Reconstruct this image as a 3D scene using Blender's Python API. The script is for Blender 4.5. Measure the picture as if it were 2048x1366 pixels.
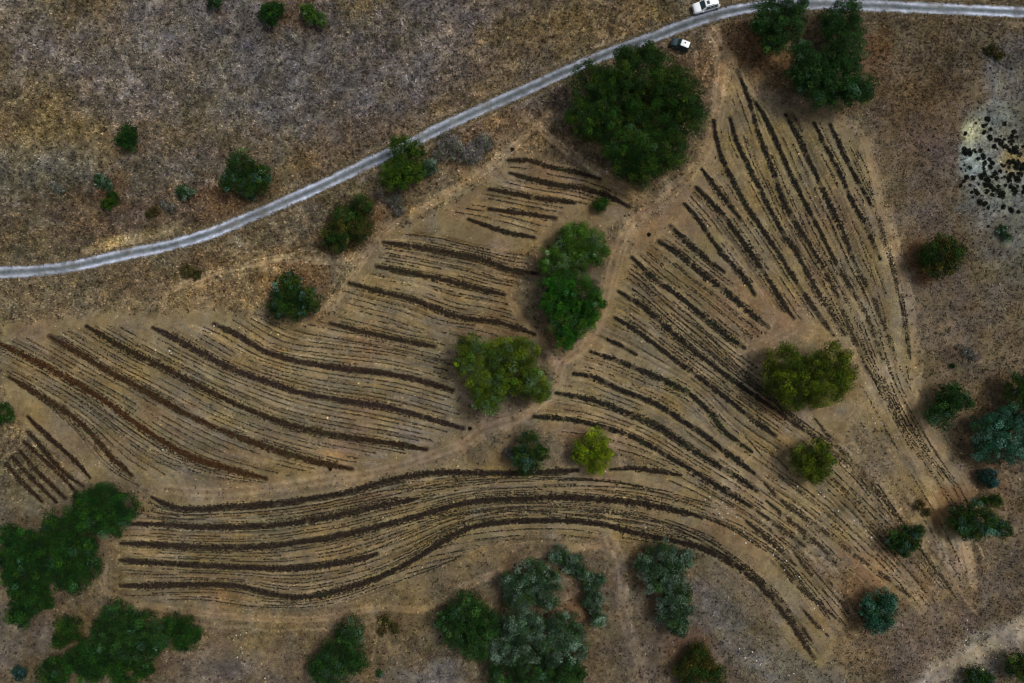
import bpy, bmesh, math, random
import numpy as np
for o in list(bpy.data.objects): bpy.data.objects.remove(o)
SC = bpy.context.scene
COL = SC.collection
# ------------------------------------------------------------------ camera, sky, sun, exposure
H = 123.0; S = 0.09                       # camera height, metres per photo pixel on the ground
cam = bpy.data.cameras.new('camera'); cam.lens = 18 * H / (1024 * S); cam.sensor_width = 36
cam.clip_end = 5000; cam.clip_start = 1
co = bpy.data.objects.new('camera', cam); COL.objects.link(co); co.location = (0, 0, H); SC.camera = co
W = bpy.data.worlds.new('World'); SC.world = W; W.use_nodes = True
nt = W.node_tree; bg = nt.nodes['Background']; sky = nt.nodes.new('ShaderNodeTexSky')
sky.sky_type = 'NISHITA'; sky.sun_disc = False
SUN_EL, SUN_AZ = math.radians(56), math.radians(62)       # azimuth clockwise from the top of the photo
sky.sun_elevation = SUN_EL; sky.sun_rotation = SUN_AZ
sky.air_density = 1.2; sky.dust_density = 3.0; sky.ozone_density = 1.0
hs = nt.nodes.new('ShaderNodeHueSaturation'); hs.inputs['Saturation'].default_value = .5   # thin overcast: a greyer sky
nt.links.new(sky.outputs[0], hs.inputs['Color']); nt.links.new(hs.outputs[0], bg.inputs[0]); bg.inputs[1].default_value = 0.08
sl = bpy.data.lights.new('sun', 'SUN'); sl.energy = 1.5; sl.angle = math.radians(12); sl.color = (1, .96, .9)
so = bpy.data.objects.new('sun', sl); COL.objects.link(so); so.rotation_euler = (math.pi/2 - SUN_EL, 0, -SUN_AZ + math.pi)
so.location = (40, 30, 80)
SC.render.filter_size = 1.1; SC.cycles.pixel_filter_type = 'BLACKMAN_HARRIS'; SC.cycles.filter_width = 1.1
SC.view_settings.view_transform = 'Standard'; SC.view_settings.look = 'None'
SC.view_settings.exposure = 0.38; SC.view_settings.gamma = 1
# ------------------------------------------------------------------ helpers
rng = np.random.default_rng(7); random.seed(7)
K = 0.85                                  # picture brightness of a flat surface / its albedo
def srgb(r, g, b, k=K):
    c = np.array([r, g, b], float) / 255
    return np.where(c <= .04045, c / 12.92, ((c + .055) / 1.055) ** 2.4) / k
def w(px, py): return (px - 1024) * S, (683 - py) * S
_T = [np.random.default_rng(100 + i).random((256, 256)).astype(np.float32) for i in range(12)]
def vn(x, y, sc, seed=0):                 # smooth value noise 0..1
    t = _T[seed % 12]; x = np.asarray(x) / sc + 37.3 * seed + 500; y = np.asarray(y) / sc + 11.7 * seed + 500
    i = np.floor(x).astype(int); j = np.floor(y).astype(int); u = x - i; v = y - j
    u = u * u * (3 - 2 * u); v = v * v * (3 - 2 * v)
    a = t[j & 255, i & 255]; b = t[j & 255, (i + 1) & 255]; c = t[(j + 1) & 255, i & 255]; d = t[(j + 1) & 255, (i + 1) & 255]
    return (a * (1 - u) + b * u) * (1 - v) + (c * (1 - u) + d * u) * v
def fbm(x, y, sc, seed=0, o=4):
    s = 0; a = 1; n = 0
    for k in range(o): s = s + a * vn(x, y, sc / 2 ** k, seed + k); n += a; a *= .55
    return s / n
def tag(o, label=None, cat=None, group=None, kind=None):
    if label: o['label'] = label
    if cat: o['category'] = cat
    if group: o['group'] = group
    if kind: o['kind'] = kind
    return o
def empty(name, x, y, z=0, rz=0):
    o = bpy.data.objects.new(name, None); COL.objects.link(o); o.location = (x, y, z); o.rotation_euler = (0, 0, rz)
    o.empty_display_size = .5; return o
def npmesh(name, V, F, mat, cols=None, parent=None, smooth=False):
    """V (n,3), F (m,k) faces of equal size, cols per vertex linear rgb"""
    me = bpy.data.meshes.new(name); k = F.shape[1]
    me.vertices.add(len(V)); me.vertices.foreach_set('co', np.ascontiguousarray(V, dtype=np.float32).ravel())
    me.loops.add(F.size); me.loops.foreach_set('vertex_index', np.ascontiguousarray(F, dtype=np.int32).ravel())
    me.polygons.add(len(F)); me.polygons.foreach_set('loop_start', np.arange(0, F.size, k, dtype=np.int32))
    try: me.polygons.foreach_set('loop_total', np.full(len(F), k, dtype=np.int32))
    except Exception: pass
    if cols is not None:
        a = me.color_attributes.new('Col', 'FLOAT_COLOR', 'POINT')
        c = np.ones((len(V), 4), np.float32); c[:, :3] = cols; a.data.foreach_set('color', c.ravel())
    me.update(calc_edges=True)
    if smooth: me.polygons.foreach_set('use_smooth', np.ones(len(F), bool))
    me.materials.append(mat)
    o = bpy.data.objects.new(name, me); COL.objects.link(o)
    if parent: o.parent = parent
    return o
def resample(pts, step=None, n=None):
    p = np.array(pts, float)
    # Catmull-Rom through the points
    q = np.vstack([2 * p[0] - p[1], p, 2 * p[-1] - p[-2]]); out = []
    for i in range(1, len(q) - 2):
        t = np.linspace(0, 1, 16, endpoint=False)[:, None]
        a, b, c, d = q[i - 1], q[i], q[i + 1], q[i + 2]
        out.append(.5 * (2 * b + (c - a) * t + (2 * a - 5 * b + 4 * c - d) * t ** 2 + (3 * b - a - 3 * c + d) * t ** 3))
    out = np.vstack(out + [p[-1:]])
    L = np.r_[0, np.cumsum(np.hypot(*np.diff(out, axis=0).T))]
    if n is None: n = max(3, int(L[-1] / step) + 1)
    s = np.linspace(0, L[-1], n)
    return np.c_[np.interp(s, L, out[:, 0]), np.interp(s, L, out[:, 1])]
def wpts(pts): return [w(*p) for p in pts]
def normals2(p):
    d = np.gradient(p, axis=0); d /= np.maximum(np.hypot(d[:, 0], d[:, 1]), 1e-6)[:, None]
    return np.c_[-d[:, 1], d[:, 0]]
# ------------------------------------------------------------------ materials
def mat(name, col=(.5, .5, .5), rough=.8, metal=0, attr=False, noise=None, bump=None, spec=.5, transl=0, coat=0):
    m = bpy.data.materials.new(name); m.use_nodes = True; t = m.node_tree; b = t.nodes['Principled BSDF']
    b.inputs['Roughness'].default_value = rough; b.inputs['Metallic'].default_value = metal
    b.inputs['Specular IOR Level'].default_value = spec; b.inputs['Coat Weight'].default_value = coat
    tc = t.nodes.new('ShaderNodeTexCoord')
    if attr:
        a = t.nodes.new('ShaderNodeAttribute'); a.attribute_name = 'Col'; src = a.outputs['Color']
    else:
        a = t.nodes.new('ShaderNodeRGB'); a.outputs[0].default_value = (*col, 1); src = a.outputs[0]
    for sc, lo, hi in (noise or ()):
        n = t.nodes.new('ShaderNodeTexNoise'); n.inputs['Scale'].default_value = sc; n.inputs['Detail'].default_value = 5
        n.inputs['Roughness'].default_value = .65
        t.links.new(tc.outputs['Object'], n.inputs['Vector'])
        r = t.nodes.new('ShaderNodeMapRange'); r.inputs[1].default_value = .3; r.inputs[2].default_value = .7
        r.inputs[3].default_value = lo; r.inputs[4].default_value = hi; r.clamp = False
        t.links.new(n.outputs['Fac'], r.inputs[0])
        x = t.nodes.new('ShaderNodeVectorMath'); x.operation = 'SCALE'
        t.links.new(src, x.inputs[0]); t.links.new(r.outputs[0], x.inputs['Scale']); src = x.outputs[0]
    t.links.new(src, b.inputs['Base Color'])
    if bump:
        n = t.nodes.new('ShaderNodeTexNoise'); n.inputs['Scale'].default_value = bump[0]; n.inputs['Detail'].default_value = 6
        t.links.new(tc.outputs['Object'], n.inputs['Vector'])
        u = t.nodes.new('ShaderNodeBump'); u.inputs['Distance'].default_value = bump[1]; u.inputs['Strength'].default_value = .8
        t.links.new(n.outputs['Fac'], u.inputs['Height']); t.links.new(u.outputs[0], b.inputs['Normal'])
    if transl:
        tr = t.nodes.new('ShaderNodeBsdfTranslucent'); t.links.new(src, tr.inputs['Color'])
        mx = t.nodes.new('ShaderNodeMixShader'); mx.inputs[0].default_value = transl
        t.links.new(b.outputs[0], mx.inputs[1]); t.links.new(tr.outputs[0], mx.inputs[2])
        t.links.new(mx.outputs[0], t.nodes['Material Output'].inputs[0])
    return m
M_ground = mat('dry_soil', attr=True, rough=1, spec=.1, noise=((1.6, .8, 1.2), (7, .72, 1.28)), bump=(5, .12))
M_path = mat('trodden_soil', attr=True, rough=1, spec=.1, noise=((1.2, .88, 1.12), (7, .8, 1.2)), bump=(5, .06))
M_road = mat('gravel', attr=True, rough=1, spec=.15, noise=((.7, .8, 1.2), (3, .75, 1.25), (9, .8, 1.2)), bump=(8, .05))
M_grass = mat('dry_grass', attr=True, rough=.9, spec=.1)
M_crop = mat('crop_leaves', attr=True, rough=.85, spec=.15)
M_leaf = mat('tree_leaves', attr=True, rough=.75, spec=.12, transl=.12)
M_bark = mat('bark', (.07, .055, .04), rough=.95, noise=((6, .7, 1.3),), bump=(14, .05))
M_stone = mat('pale_limestone', (.62, .6, .56), rough=.9, noise=((5, .8, 1.15),), bump=(7, .05))
# ------------------------------------------------------------------ planting plan (surveyed in photo pixels)
B = {}
B['A1'] = [(-14,682),(0,689),(68,723),(143,764),(212,805),(284,857),(342,893),(386,916),(444,933),(495,947),(533,957)]
B['A2'] = [(14,754),(61,781),(120,819),(157,846),(191,881),(222,917),(239,930),(262,952)]
B['A3'] = [(96,672),(143,699),(205,737),(256,764),(308,792),(369,826),(427,853),(478,874),(547,898),(632,923),(705,938)]
B['A4'] = [(171,652),(222,682),(273,710),(325,734),(376,761),(444,795),(513,826),(581,850),(649,866),(700,875),(759,883),(854,899)]
B['A5'] = [(304,655),(359,682),(410,710),(478,744),(547,768),(615,788),(700,803),(759,812),(828,829),(927,857)]
B['A6'] = [(427,648),(478,672),(530,703),(598,723),(700,739),(759,745),(828,758),(906,781)]
B['B1'] = [(51,833),(85,867),(120,898),(154,930),(178,957)]
B['B2'] = [(51,863),(79,894),(103,923),(130,950),(164,974)]
B['B3'] = [(44,884),(68,905),(99,933),(130,963),(150,986)]
B['B4'] = [(38,904),(62,934),(103,974),(128,998)]
B['B5'] = [(20,913),(51,947),(85,981),(109,1005)]
B['B6'] = [(10,930),(34,957),(61,984),(82,1005)]
B['M1'] = [(1016,322),(1057,322),(1101,335),(1152,345),(1200,359)]
B['M2'] = [(1019,347),(1060,359),(1111,371),(1170,379),(1221,396),(1258,415)]
B['M3'] = [(978,379),(1016,386),(1067,396),(1149,407)]
B['M4'] = [(978,419),(1033,426),(1111,437)]
B['M5'] = [(937,439),(982,455),(1016,466),(1069,476)]
B['M6'] = [(766,484),(828,493),(896,506),(964,520),(1016,539),(1077,549)]
B['M7'] = [(753,532),(811,544),(879,558),(930,571),(1009,590)]
B['M8'] = [(698,566),(759,583),(828,600),(879,621),(927,636),(982,642),(1033,655),(1070,669)]
B['M9'] = [(658,646),(742,667),(811,682),(869,693)]
B['S1'] = [(301,994),(328,1008),(376,1019),(461,1013),(547,1007),(632,995),(700,983),(742,971),(811,954),(879,945),(1016,947),(1101,943),(1156,940)]
B['S1b'] = [(1221,938),(1272,936),(1361,949)]
B['S2'] = [(256,1049),(308,1049),(393,1054),(496,1053),(581,1046),(700,1026),(742,1015),(838,996)]
B['S3'] = [(239,1087),(308,1090),(393,1094),(513,1094),(598,1084),(674,1072),(742,1056),(811,1039),(879,1019),(947,1003),(1033,998),(1118,995),(1221,1000),(1289,1008),(1374,1025),(1402,1034)]
B['S4'] = [(239,1121),(308,1126),(393,1131),(496,1135),(598,1135),(700,1121),(756,1106)]
B['S5'] = [(239,1172),(308,1172),(393,1169),(479,1172),(547,1188),(598,1193),(674,1181),(759,1153),(828,1119),(896,1077),(947,1054),(1016,1044),(1118,1041),(1204,1049),(1272,1066),(1374,1087),(1416,1101),(1478,1135),(1519,1169),(1560,1217),(1594,1265),(1628,1316)]
B['D1'] = [(1067,833),(1135,838),(1204,853),(1272,877),(1348,919),(1399,950),(1450,981),(1500,1012)]
B['D2'] = [(1111,785),(1170,797),(1221,812),(1272,833),(1323,857),(1392,904),(1468,950),(1512,981)]
B['D3'] = [(1146,747),(1187,754),(1238,778),(1306,805),(1360,838),(1399,864),(1460,910),(1507,946)]
B['D4'] = [(1180,703),(1238,723),(1306,751),(1374,785),(1416,823),(1450,864),(1502,903)]
B['D5'] = [(1200,672),(1235,689),(1272,710)]
B['D6'] = [(1228,635),(1272,662),(1323,700),(1374,738),(1433,782),(1485,823),(1548,870)]
B['D7'] = [(1235,583),(1282,611),(1323,648),(1374,692),(1409,719),(1468,764),(1519,799),(1570,833),(1606,860)]
B['D8'] = [(1262,515),(1306,556),(1361,597),(1399,628),(1443,665),(1488,696)]
B['D9'] = [(1316,483),(1361,512),(1409,553),(1450,583),(1485,614),(1536,655)]
B['D10'] = [(1340,452),(1392,501),(1447,544)]
B['D11'] = [(1368,407),(1399,444),(1416,470),(1450,515),(1485,553),(1508,590)]
B['D12'] = [(1392,374),(1427,410),(1464,455),(1502,508),(1536,559),(1570,614),(1587,636)]
B['D13'] = [(1403,337),(1437,383),(1482,440)]
B['D14'] = [(1427,239),(1437,294),(1461,352),(1492,410),(1524,459),(1560,512),(1594,567),(1640,635),(1668,672)]
B['D15'] = [(1461,236),(1474,284),(1502,342),(1536,410),(1563,462),(1594,508),(1621,559),(1648,605),(1690,670)]
B['D16'] = [(1474,140),(1488,171),(1502,212),(1519,273),(1546,342),(1570,410),(1601,462),(1630,508),(1662,566),(1692,640),(1724,710)]
B['D17'] = [(1512,205),(1536,246),(1560,301),(1587,362),(1632,448),(1673,529),(1707,587),(1741,648),(1765,720)]
B['D18'] = [(1570,229),(1601,284),(1628,342),(1656,403),(1683,458),(1710,529),(1741,587),(1765,641),(1792,710)]
B['D19'] = [(1628,246),(1649,290),(1683,355),(1707,410),(1734,458),(1760,520)]
B['D20'] = [(1659,249),(1683,301),(1707,349),(1741,410)]
B['E1'] = [(1628,836),(1673,891),(1707,925),(1751,978),(1792,1034)]
B['E2'] = [(1669,960),(1717,1012),(1746,1062)]
B['E3'] = [(1526,964),(1570,1008),(1642,1058),(1717,1116),(1772,1155),(1823,1196)]
B['E4'] = [(1838,1097),(1888,1159),(1912,1196)]
B['E5'] = [(1560,1128),(1604,1179),(1645,1212),(1680,1244)]
B['E6'] = [(1601,1213),(1628,1244),(1656,1271)]
B['E7'] = [(1587,1104),(1632,1162),(1656,1193)]
B['E11'] = [(1726,722),(1758,775),(1790,835),(1820,885)]
B['E12'] = [(1800,600),(1813,650),(1822,725)]
B['E13'] = [(1490,1040),(1545,1085),(1590,1130)]
B['E14'] = [(1655,1160),(1700,1205),(1735,1250)]
B['E9'] = [(1512,1020),(1560,1055),(1608,1092)]
B['E10'] = [(1530,1000),(1585,1045),(1640,1092),(1690,1150)]
B['E8'] = [(1500,1150),(1545,1187),(1590,1235),(1625,1285)]
G = {}   # direction guides: not planted as rows
G['A7'] = [(470,636),(560,688),(660,702),(780,715),(905,748)]
G['A0'] = [(-20,735),(60,790),(140,860),(215,945),(300,990)]
G['M9'] = [(560,620),(658,640),(742,662),(811,682),(905,700)]
G['M5'] = [(800,462),(880,470),(960,490),(1069,505)]
G['M4'] = [(900,432),(978,447),(1069,476)]
G['S0'] = [(200,900),(300,955),(380,985),(480,985),(560,975)]
G['A1x'] = [(150,800),(215,850),(290,915),(350,945),(430,962),(560,975)]
G['S2x'] = B['S2'][:-1] + [(838,996),(940,975),(1100,965),(1250,965),(1360,985),(1440,1010)]
G['S4x'] = B['S4'][:-1] + [(756,1106),(828,1080),(896,1050),(960,1027),(1118,1018),(1272,1035),(1400,1065),(1500,1130),(1560,1190),(1640,1300)]
G['S6'] = [(265,1207),(393,1205),(547,1222),(640,1220),(740,1190),(828,1150),(896,1105),(960,1078),(1080,1075),(1180,1072)]
G['S3x'] = B['S3'][8:-1] + [(1402,1034),(1470,1065),(1540,1120),(1600,1200),(1660,1290)]
G['S3y'] = [(1300,958),(1374,985),(1460,1030),(1545,1080),(1640,1180),(1700,1250)]
G['D1x'] = B['D1'] + [(1608,1090),(1690,1190),(1740,1260)]
G['D2x'] = B['D2'] + [(1600,1050),(1690,1140),(1770,1220)]
G['D3x'] = B['D3'] + [(1620,1020),(1720,1110),(1810,1190)]
G['D4x'] = B['D4'] + [(1580,955),(1680,1040),(1790,1150),(1860,1230)]
G['D7x'] = B['D7'][:-1] + [(1606,860),(1690,943),(1750,1000),(1800,1050),(1900,1180)]
G['D8x'] = [(1262,515),(1306,556),(1361,605),(1399,640),(1443,690),(1488,740),(1540,790),(1640,860),(1720,920),(1800,1030)]
G['F0'] = [(1659,249),(1683,301),(1707,349),(1741,410),(1762,480),(1785,560),(1800,640),(1808,720),(1825,800)]
G['F1'] = [(1700,270),(1740,340),(1768,430),(1790,520),(1815,620),(1826,720),(1850,820)]
G['D15x'] = B['D15'][:-1] + [(1690,670),(1750,770),(1810,870),(1880,970)]
G['D17x'] = B['D17'][4:-1] + [(1765,720),(1800,800),(1855,890),(1925,975)]
G['R1'] = [(1735,700),(1775,790),(1830,900),(1890,1010),(1950,1150)]
G['R0'] = [(1785,690),(1815,780),(1865,880),(1930,970),(1990,1080)]
G['L1'] = [(1560,900),(1640,980),(1740,1090),(1840,1190)]
G['L2'] = [(1690,890),(1760,970),(1840,1080),(1920,1190)]
G['E0'] = [(1724,640),(1760,730),(1820,860),(1880,960),(1940,1040)]
G['E0b'] = [(1700,690),(1740,760),(1800,870),(1860,960),(1920,1050)]
ALL = {**B, **{'g' + k: v for k, v in G.items()}}
# (first, second, seedling rows between)
PAIRS = [('gA0','A2',3),('A2','A1',4),('A1','A3',4),('A3','A4',5),('A4','A5',5),('A5','A6',5),('A6','gA7',3),('gA7','gM9',5),('M9','M8',6),('M8','M7',5),
 ('M7','M6',5),('M6','gM5',3),('gM4','M3',4),('M3','M2',2),('M2','M1',1),('gA1x','A1',3),('S1','S2',3),('S1','gS2x',4),('gS2x','S3',4),
 ('S3','gS4x',4),('gS4x','S5',5),('S5','gS6',4),('gS3x','gS3y',4),('gS3y','gD1x',3),('gD1x','gD2x',3),('gD2x','gD3x',3),('gD3x','gD4x',3),('gD4x','gD7x',4),
 ('D6','D7',3),('gD7x','gD8x',5),('D7','D8',4),('D8','D9',5),('D9','D10',2),('D11','D12',2),('D12','D14',2),('D13','D14',0),('D14','D15',2),('D15','D16',2),('D16','D17',2),
 ('D17','D18',2),('D18','D19',2),('D19','D20',2),('E0','E0b',3) if 'E0' in B else ('gE0','gE0b',3),('gE0','D18',2),('B1','B2',0),('B2','B3',0),('S3','S5',1),('gF0','gF1',4),('gD15x','gD17x',5),('gL1','gL2',4),('gL2','gR1',2),('gR1','gR0',3),('gD4x','gL1',2),('D17','gF0',2)]
ROAD = [(-160,560),(-60,553),(0,545),(60,542),(140,533),(250,509),(340,489),(420,466),(500,432),(580,398),(660,362),(740,325),(820,289),(880,258),(960,221),(1050,181),(1130,143),(1220,104),(1300,75),(1380,45),(1440,27),(1520,12),(1600,8),(1700,10),(1800,14),(1900,18),(2048,24),(2200,26)]
PATHS = {   # name: (points, half width px, strength)
 'P1': ([(1425,62),(1445,110),(1440,180),(1425,270),(1395,335),(1330,400),(1270,440),(1240,490),(1218,560),(1205,625),(1172,690),(1125,728),(1110,775),(1050,830),(965,862),(925,895)], 15, .8),
 'P2': ([(1100,225),(1020,300),(965,345),(880,398),(800,440),(752,482),(705,550),(655,615),(600,650)], 9, .6),
 'P3': ([(1050,230),(1130,300),(1210,352),(1290,402)], 11, .65),
 'P4': ([(1450,95),(1500,180),(1580,195),(1680,240),(1730,285),(1757,400),(1782,480),(1812,570),(1826,680),(1832,780),(1868,880),(1920,935),(1950,1000),(1930,1060),(1950,1180)], 10, .6),
 'P5': ([(205,1130),(220,1190),(380,1225),(600,1238),(760,1215),(850,1215),(960,1160),(1080,1110),(1200,1090)], 8, .5),
 'P6': ([(1215,1075),(1243,1130),(1248,1230),(1275,1310),(1290,1400)], 17, .45),
 'P7': ([(330,585),(430,548),(560,520),(660,524),(720,510)], 7, .8),
 'P8': ([(930,885),(850,915),(750,945),(640,960),(540,975),(420,985),(310,975)], 14, .5),
 'P9': ([(1800,1400),(1880,1345),(1960,1305),(2048,1255),(2150,1200)], 20, .85),
 'P10': ([(1480,700),(1540,682),(1600,655),(1650,660)], 14, .5),
 'P11': ([(1118,745),(1085,690),(1050,650),(1025,610),(1015,580)], 10, .6),
 'P12': ([(1110,800),(1050,828)], 8, .5)}
# ------------------------------------------------------------------ terrain
def axis(half, step):
    a = np.arange(-half, half + step / 2, step); out = [half]; d = step
    while out[-1] < 1500: d *= 1.25; out.append(out[-1] + d)
    e = np.array(out[1:]); return np.r_[-e[::-1], a, e]
XS = axis(104, .2); YS = axis(76, .2); X, Y = np.meshgrid(XS, YS); NX, NY = len(XS), len(YS)
PXX = X / S + 1024; PYY = 683 - Y / S
def hz(x, y): return .5 * np.sin(x / 31 + .6) * np.cos(y / 27) + .25 * np.sin(x / 13 + y / 17)
def gi(x, y):
    return (np.clip(np.searchsorted(XS, x - .1), 0, NX - 1), np.clip(np.searchsorted(YS, y - .1), 0, NY - 1))
def linemask(pts, half, soft, jit=0, seed=3):
    """soft mask of a polyline (photo px); half, soft in px"""
    p = np.array(wpts(resample(pts, 12))); m = np.zeros(X.shape, np.float32); R = (half + soft + jit) * S + .3
    i0, i1 = np.searchsorted(XS, [p[:, 0].min() - R, p[:, 0].max() + R]); j0, j1 = np.searchsorted(YS, [p[:, 1].min() - R, p[:, 1].max() + R])
    x = X[j0:j1, i0:i1]; y = Y[j0:j1, i0:i1]; d = np.full(x.shape, 1e9)
    for a, b in zip(p[:-1], p[1:]):
        r0, r1 = min(a[0], b[0]) - R, max(a[0], b[0]) + R; s0, s1 = min(a[1], b[1]) - R, max(a[1], b[1]) + R
        u0, u1 = np.searchsorted(x[0], [r0, r1]) if x.size else (0, 0); v0, v1 = np.searchsorted(y[:, 0], [s0, s1]) if x.size else (0, 0)
        xx = x[v0:v1, u0:u1]; yy = y[v0:v1, u0:u1]
        if not xx.size: continue
        ab = b - a; t = np.clip(((xx - a[0]) * ab[0] + (yy - a[1]) * ab[1]) / max(ab @ ab, 1e-9), 0, 1)
        d[v0:v1, u0:u1] = np.minimum(d[v0:v1, u0:u1], np.hypot(xx - a[0] - t * ab[0], yy - a[1] - t * ab[1]))
    d = d / S + jit * (fbm(x, y, 1.6, seed, 3) - .5) * 2
    m[j0:j1, i0:i1] = np.clip((half + soft - d) / max(soft, .01), 0, 1)
    return m
C = np.zeros(X.shape + (3,), np.float32)
def paint(mask, col): 
    global C
    C += (np.asarray(col, np.float32) - C) * mask[..., None]
n1 = fbm(X, Y, 14, 0); n2 = fbm(X, Y, 5, 4); n3 = fbm(X, Y, 1.5, 7, 3); n4 = fbm(X, Y, 22, 9)
paint(np.ones(X.shape), srgb(88, 78, 60))
paint(np.clip((n1 - .42) * 4, 0, 1) * .6, srgb(96, 82, 60))
paint(np.clip((n2 - .52) * 5, 0, 1) * .4, srgb(100, 80, 52))
paint(np.clip((.46 - n4) * 5, 0, 1) * .5, srgb(82, 76, 72))
BJ = (fbm(X, Y, 5, 1) - .5) * 1.5 + (fbm(X, Y, 1.6, 9, 3) - .5) * .5
def blob(cx, cy, rx, ry, col, s=.7, ang=0, seed=1):
    a = math.radians(ang); dx = PXX - cx; dy = PYY - cy
    u = (dx * math.cos(a) + dy * math.sin(a)) / rx; v = (-dx * math.sin(a) + dy * math.cos(a)) / ry
    d = np.sqrt(u * u + v * v) + (fbm(X, Y, 9, seed) - .5) * 1.2 + BJ
    paint(np.clip((1.3 - d) / .9, 0, 1) * s, srgb(*col))
# wild ground north-west of the road
blob(420, 130, 560, 190, (96, 88, 82), .85); blob(850, 120, 260, 170, (98, 88, 82), .8, -10); blob(600, 190, 160, 110, (84, 80, 80), .6)
blob(110, 250, 130, 60, (108, 90, 58), .7, 0, 5); blob(30, 320, 90, 50, (112, 104, 84), .7); blob(380, 285, 120, 40, (98, 78, 52), .5, 10, 6)
blob(60, 350, 110, 60, (88, 84, 76), .6, 0, 2); blob(230, 440, 300, 60, (82, 66, 50), .7, -5, 3); blob(1150, 45, 200, 60, (98, 80, 52), .7, -15, 8)
blob(620, 320, 150, 40, (100, 80, 54), .5, -28, 2); blob(900, 210, 200, 30, (100, 82, 58), .45, -25, 5); blob(60, 220, 100, 90, (96, 82, 56), .5, 0, 9)
blob(270, 480, 90, 14, (140, 122, 86), .8, -14, 4); blob(1000, 60, 60, 120, (100, 82, 50), .5, 0, 7)
# around the fields
blob(450, 560, 260, 60, (106, 80, 52), .6, -8, 3); blob(120, 620, 200, 60, (92, 80, 64), .6); blob(1000, 290, 160, 60, (108, 84, 56), .7, -20, 5)
blob(1490, 130, 110, 90, (120, 90, 60), .7, 20, 2); blob(1850, 200, 150, 120, (88, 70, 50), .7, 0, 6); blob(1850, 380, 110, 180, (90, 76, 64), .7, 0, 1)
blob(1870, 640, 120, 160, (84, 72, 60), .7, 0, 8); blob(1900, 950, 110, 120, (88, 68, 48), .7, 0, 4); blob(1700, 930, 100, 70, (100, 88, 70), .6, 40, 2)
blob(1800, 1230, 170, 110, (96, 78, 58), .6, 0, 3); blob(1950, 1200, 130, 110, (80, 70, 62), .6, 0, 5); blob(1480, 1220, 90, 130, (88, 83, 76), .8, -35, 1)
blob(1560, 1330, 90, 50, (92, 92, 88), .6, 20, 7); blob(1180, 880, 90, 50, (100, 86, 74), .7); blob(860, 1130, 120, 45, (82, 76, 62), .6, -25, 4)
blob(780, 1280, 90, 80, (98, 84, 62), .6, 0, 6); blob(470, 1270, 200, 60, (102, 86, 60), .6, 0, 8); blob(470, 1340, 200, 40, (92, 82, 74), .6, 0, 3); blob(830, 1350, 80, 30, (98, 94, 90), .6)
blob(40, 1290, 80, 60, (94, 84, 72), .5); blob(1320, 1330, 130, 60, (92, 78, 66), .6, 0, 2); blob(60, 900, 90, 120, (92, 82, 62), .6, 0, 7)
blob(2010, 160, 60, 110, (88, 84, 78), .6, 10, 4); blob(2020, 330, 95, 190, (98, 95, 84), .5, 0, 5); blob(1995, 335, 74, 105, (120, 122, 112), .8, 0, 2); blob(2020, 460, 60, 80, (96, 94, 82), .5, 0, 6)
blob(1945, 262, 20, 30, (150, 148, 118), .9, 20, 1); blob(1950, 325, 30, 26, (140, 150, 138), .8); blob(2030, 320, 30, 30, (140, 120, 66), .7, 0, 9); blob(1400, 770, 60, 30, (112, 88, 60), .5)
blob(1960, 1320, 130, 42, (128, 118, 98), .75, -30, 5)
WMUL = np.array([.95, 1.0, 1.0]); C *= WMUL.astype(np.float32)     # less rust in the open ground
# tilled fields
FIELDS = [[(0,640),(180,630),(430,620),(560,650),(650,640),(700,560),(760,470),(900,410),(1010,320),(1060,310),(1210,350),(1270,420),(1200,470),(1060,500),(1020,590),(1080,680),(920,670),(900,760),(940,860),(900,905),(720,945),(560,965),(300,980),(180,960),(0,820)],
 [(300,985),(420,1000),(620,985),(760,945),(900,925),(1200,925),(1370,935),(1480,990),(1600,1100),(1700,1230),(1650,1340),(1580,1290),(1500,1160),(1380,1095),(1200,1070),(960,1080),(850,1150),(700,1215),(560,1225),(250,1210),(230,1060)],
 [(1440,220),(1480,130),(1520,200),(1680,240),(1740,290),(1770,480),(1820,620),(1830,780),(1900,900),(1950,1010),(1920,1180),(1830,1220),(1640,1090),(1480,1000),(1360,940),(1070,850),(1110,770),(1180,690),(1220,560),(1260,480),(1400,340)]]
def polymask(poly, soft):
    ins = np.zeros(X.shape, bool); n = len(poly)
    for i in range(n):
        x1, y1 = poly[i]; x2, y2 = poly[(i + 1) % n]
        if y1 == y2: continue
        c = ((PYYs > min(y1, y2)) & (PYYs <= max(y1, y2))); xi = (PYYs - y1) * (x2 - x1) / (y2 - y1) + x1
        ins ^= c & (PXXs < xi)
    return ins
PXXs = PXX + (n2 - .5) * 22; PYYs = PYY + (n1 - .5) * 22
FIELD = np.zeros(X.shape, np.float32)
for p in FIELDS: FIELD = np.maximum(FIELD, polymask(p, 8))
for _ in range(3):
    f = FIELD.copy(); f[2:-2, 2:-2] = (FIELD[:-4, 2:-2] + FIELD[4:, 2:-2] + FIELD[2:-2, :-4] + FIELD[2:-2, 4:] + FIELD[2:-2, 2:-2]) / 5; FIELD = f
for bx, by, br, bs in ((1730, 900, 62, .9), (1790, 1000, 50, .6), (1500, 700, 40, .3), (1860, 1150, 60, .5)):
    FIELD *= 1 - bs * np.clip((1.2 - np.hypot(PXX - bx, PYY - by) / br - (n2 - .5) * 1.4) / .5, 0, 1)
NEAR = FIELD.copy()
for st in (4, 8, 16, 24, 24, 16):
    f = NEAR.copy(); f[st:-st, st:-st] = (NEAR[:-2*st, st:-st] + NEAR[2*st:, st:-st] + NEAR[st:-st, :-2*st] + NEAR[st:-st, 2*st:] + NEAR[st:-st, st:-st]) / 5; NEAR = f
NEAR = np.clip(NEAR * 2.6, 0, 1) * (1 - FIELD)
paint(NEAR * .65, srgb(106, 92, 68))
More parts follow.
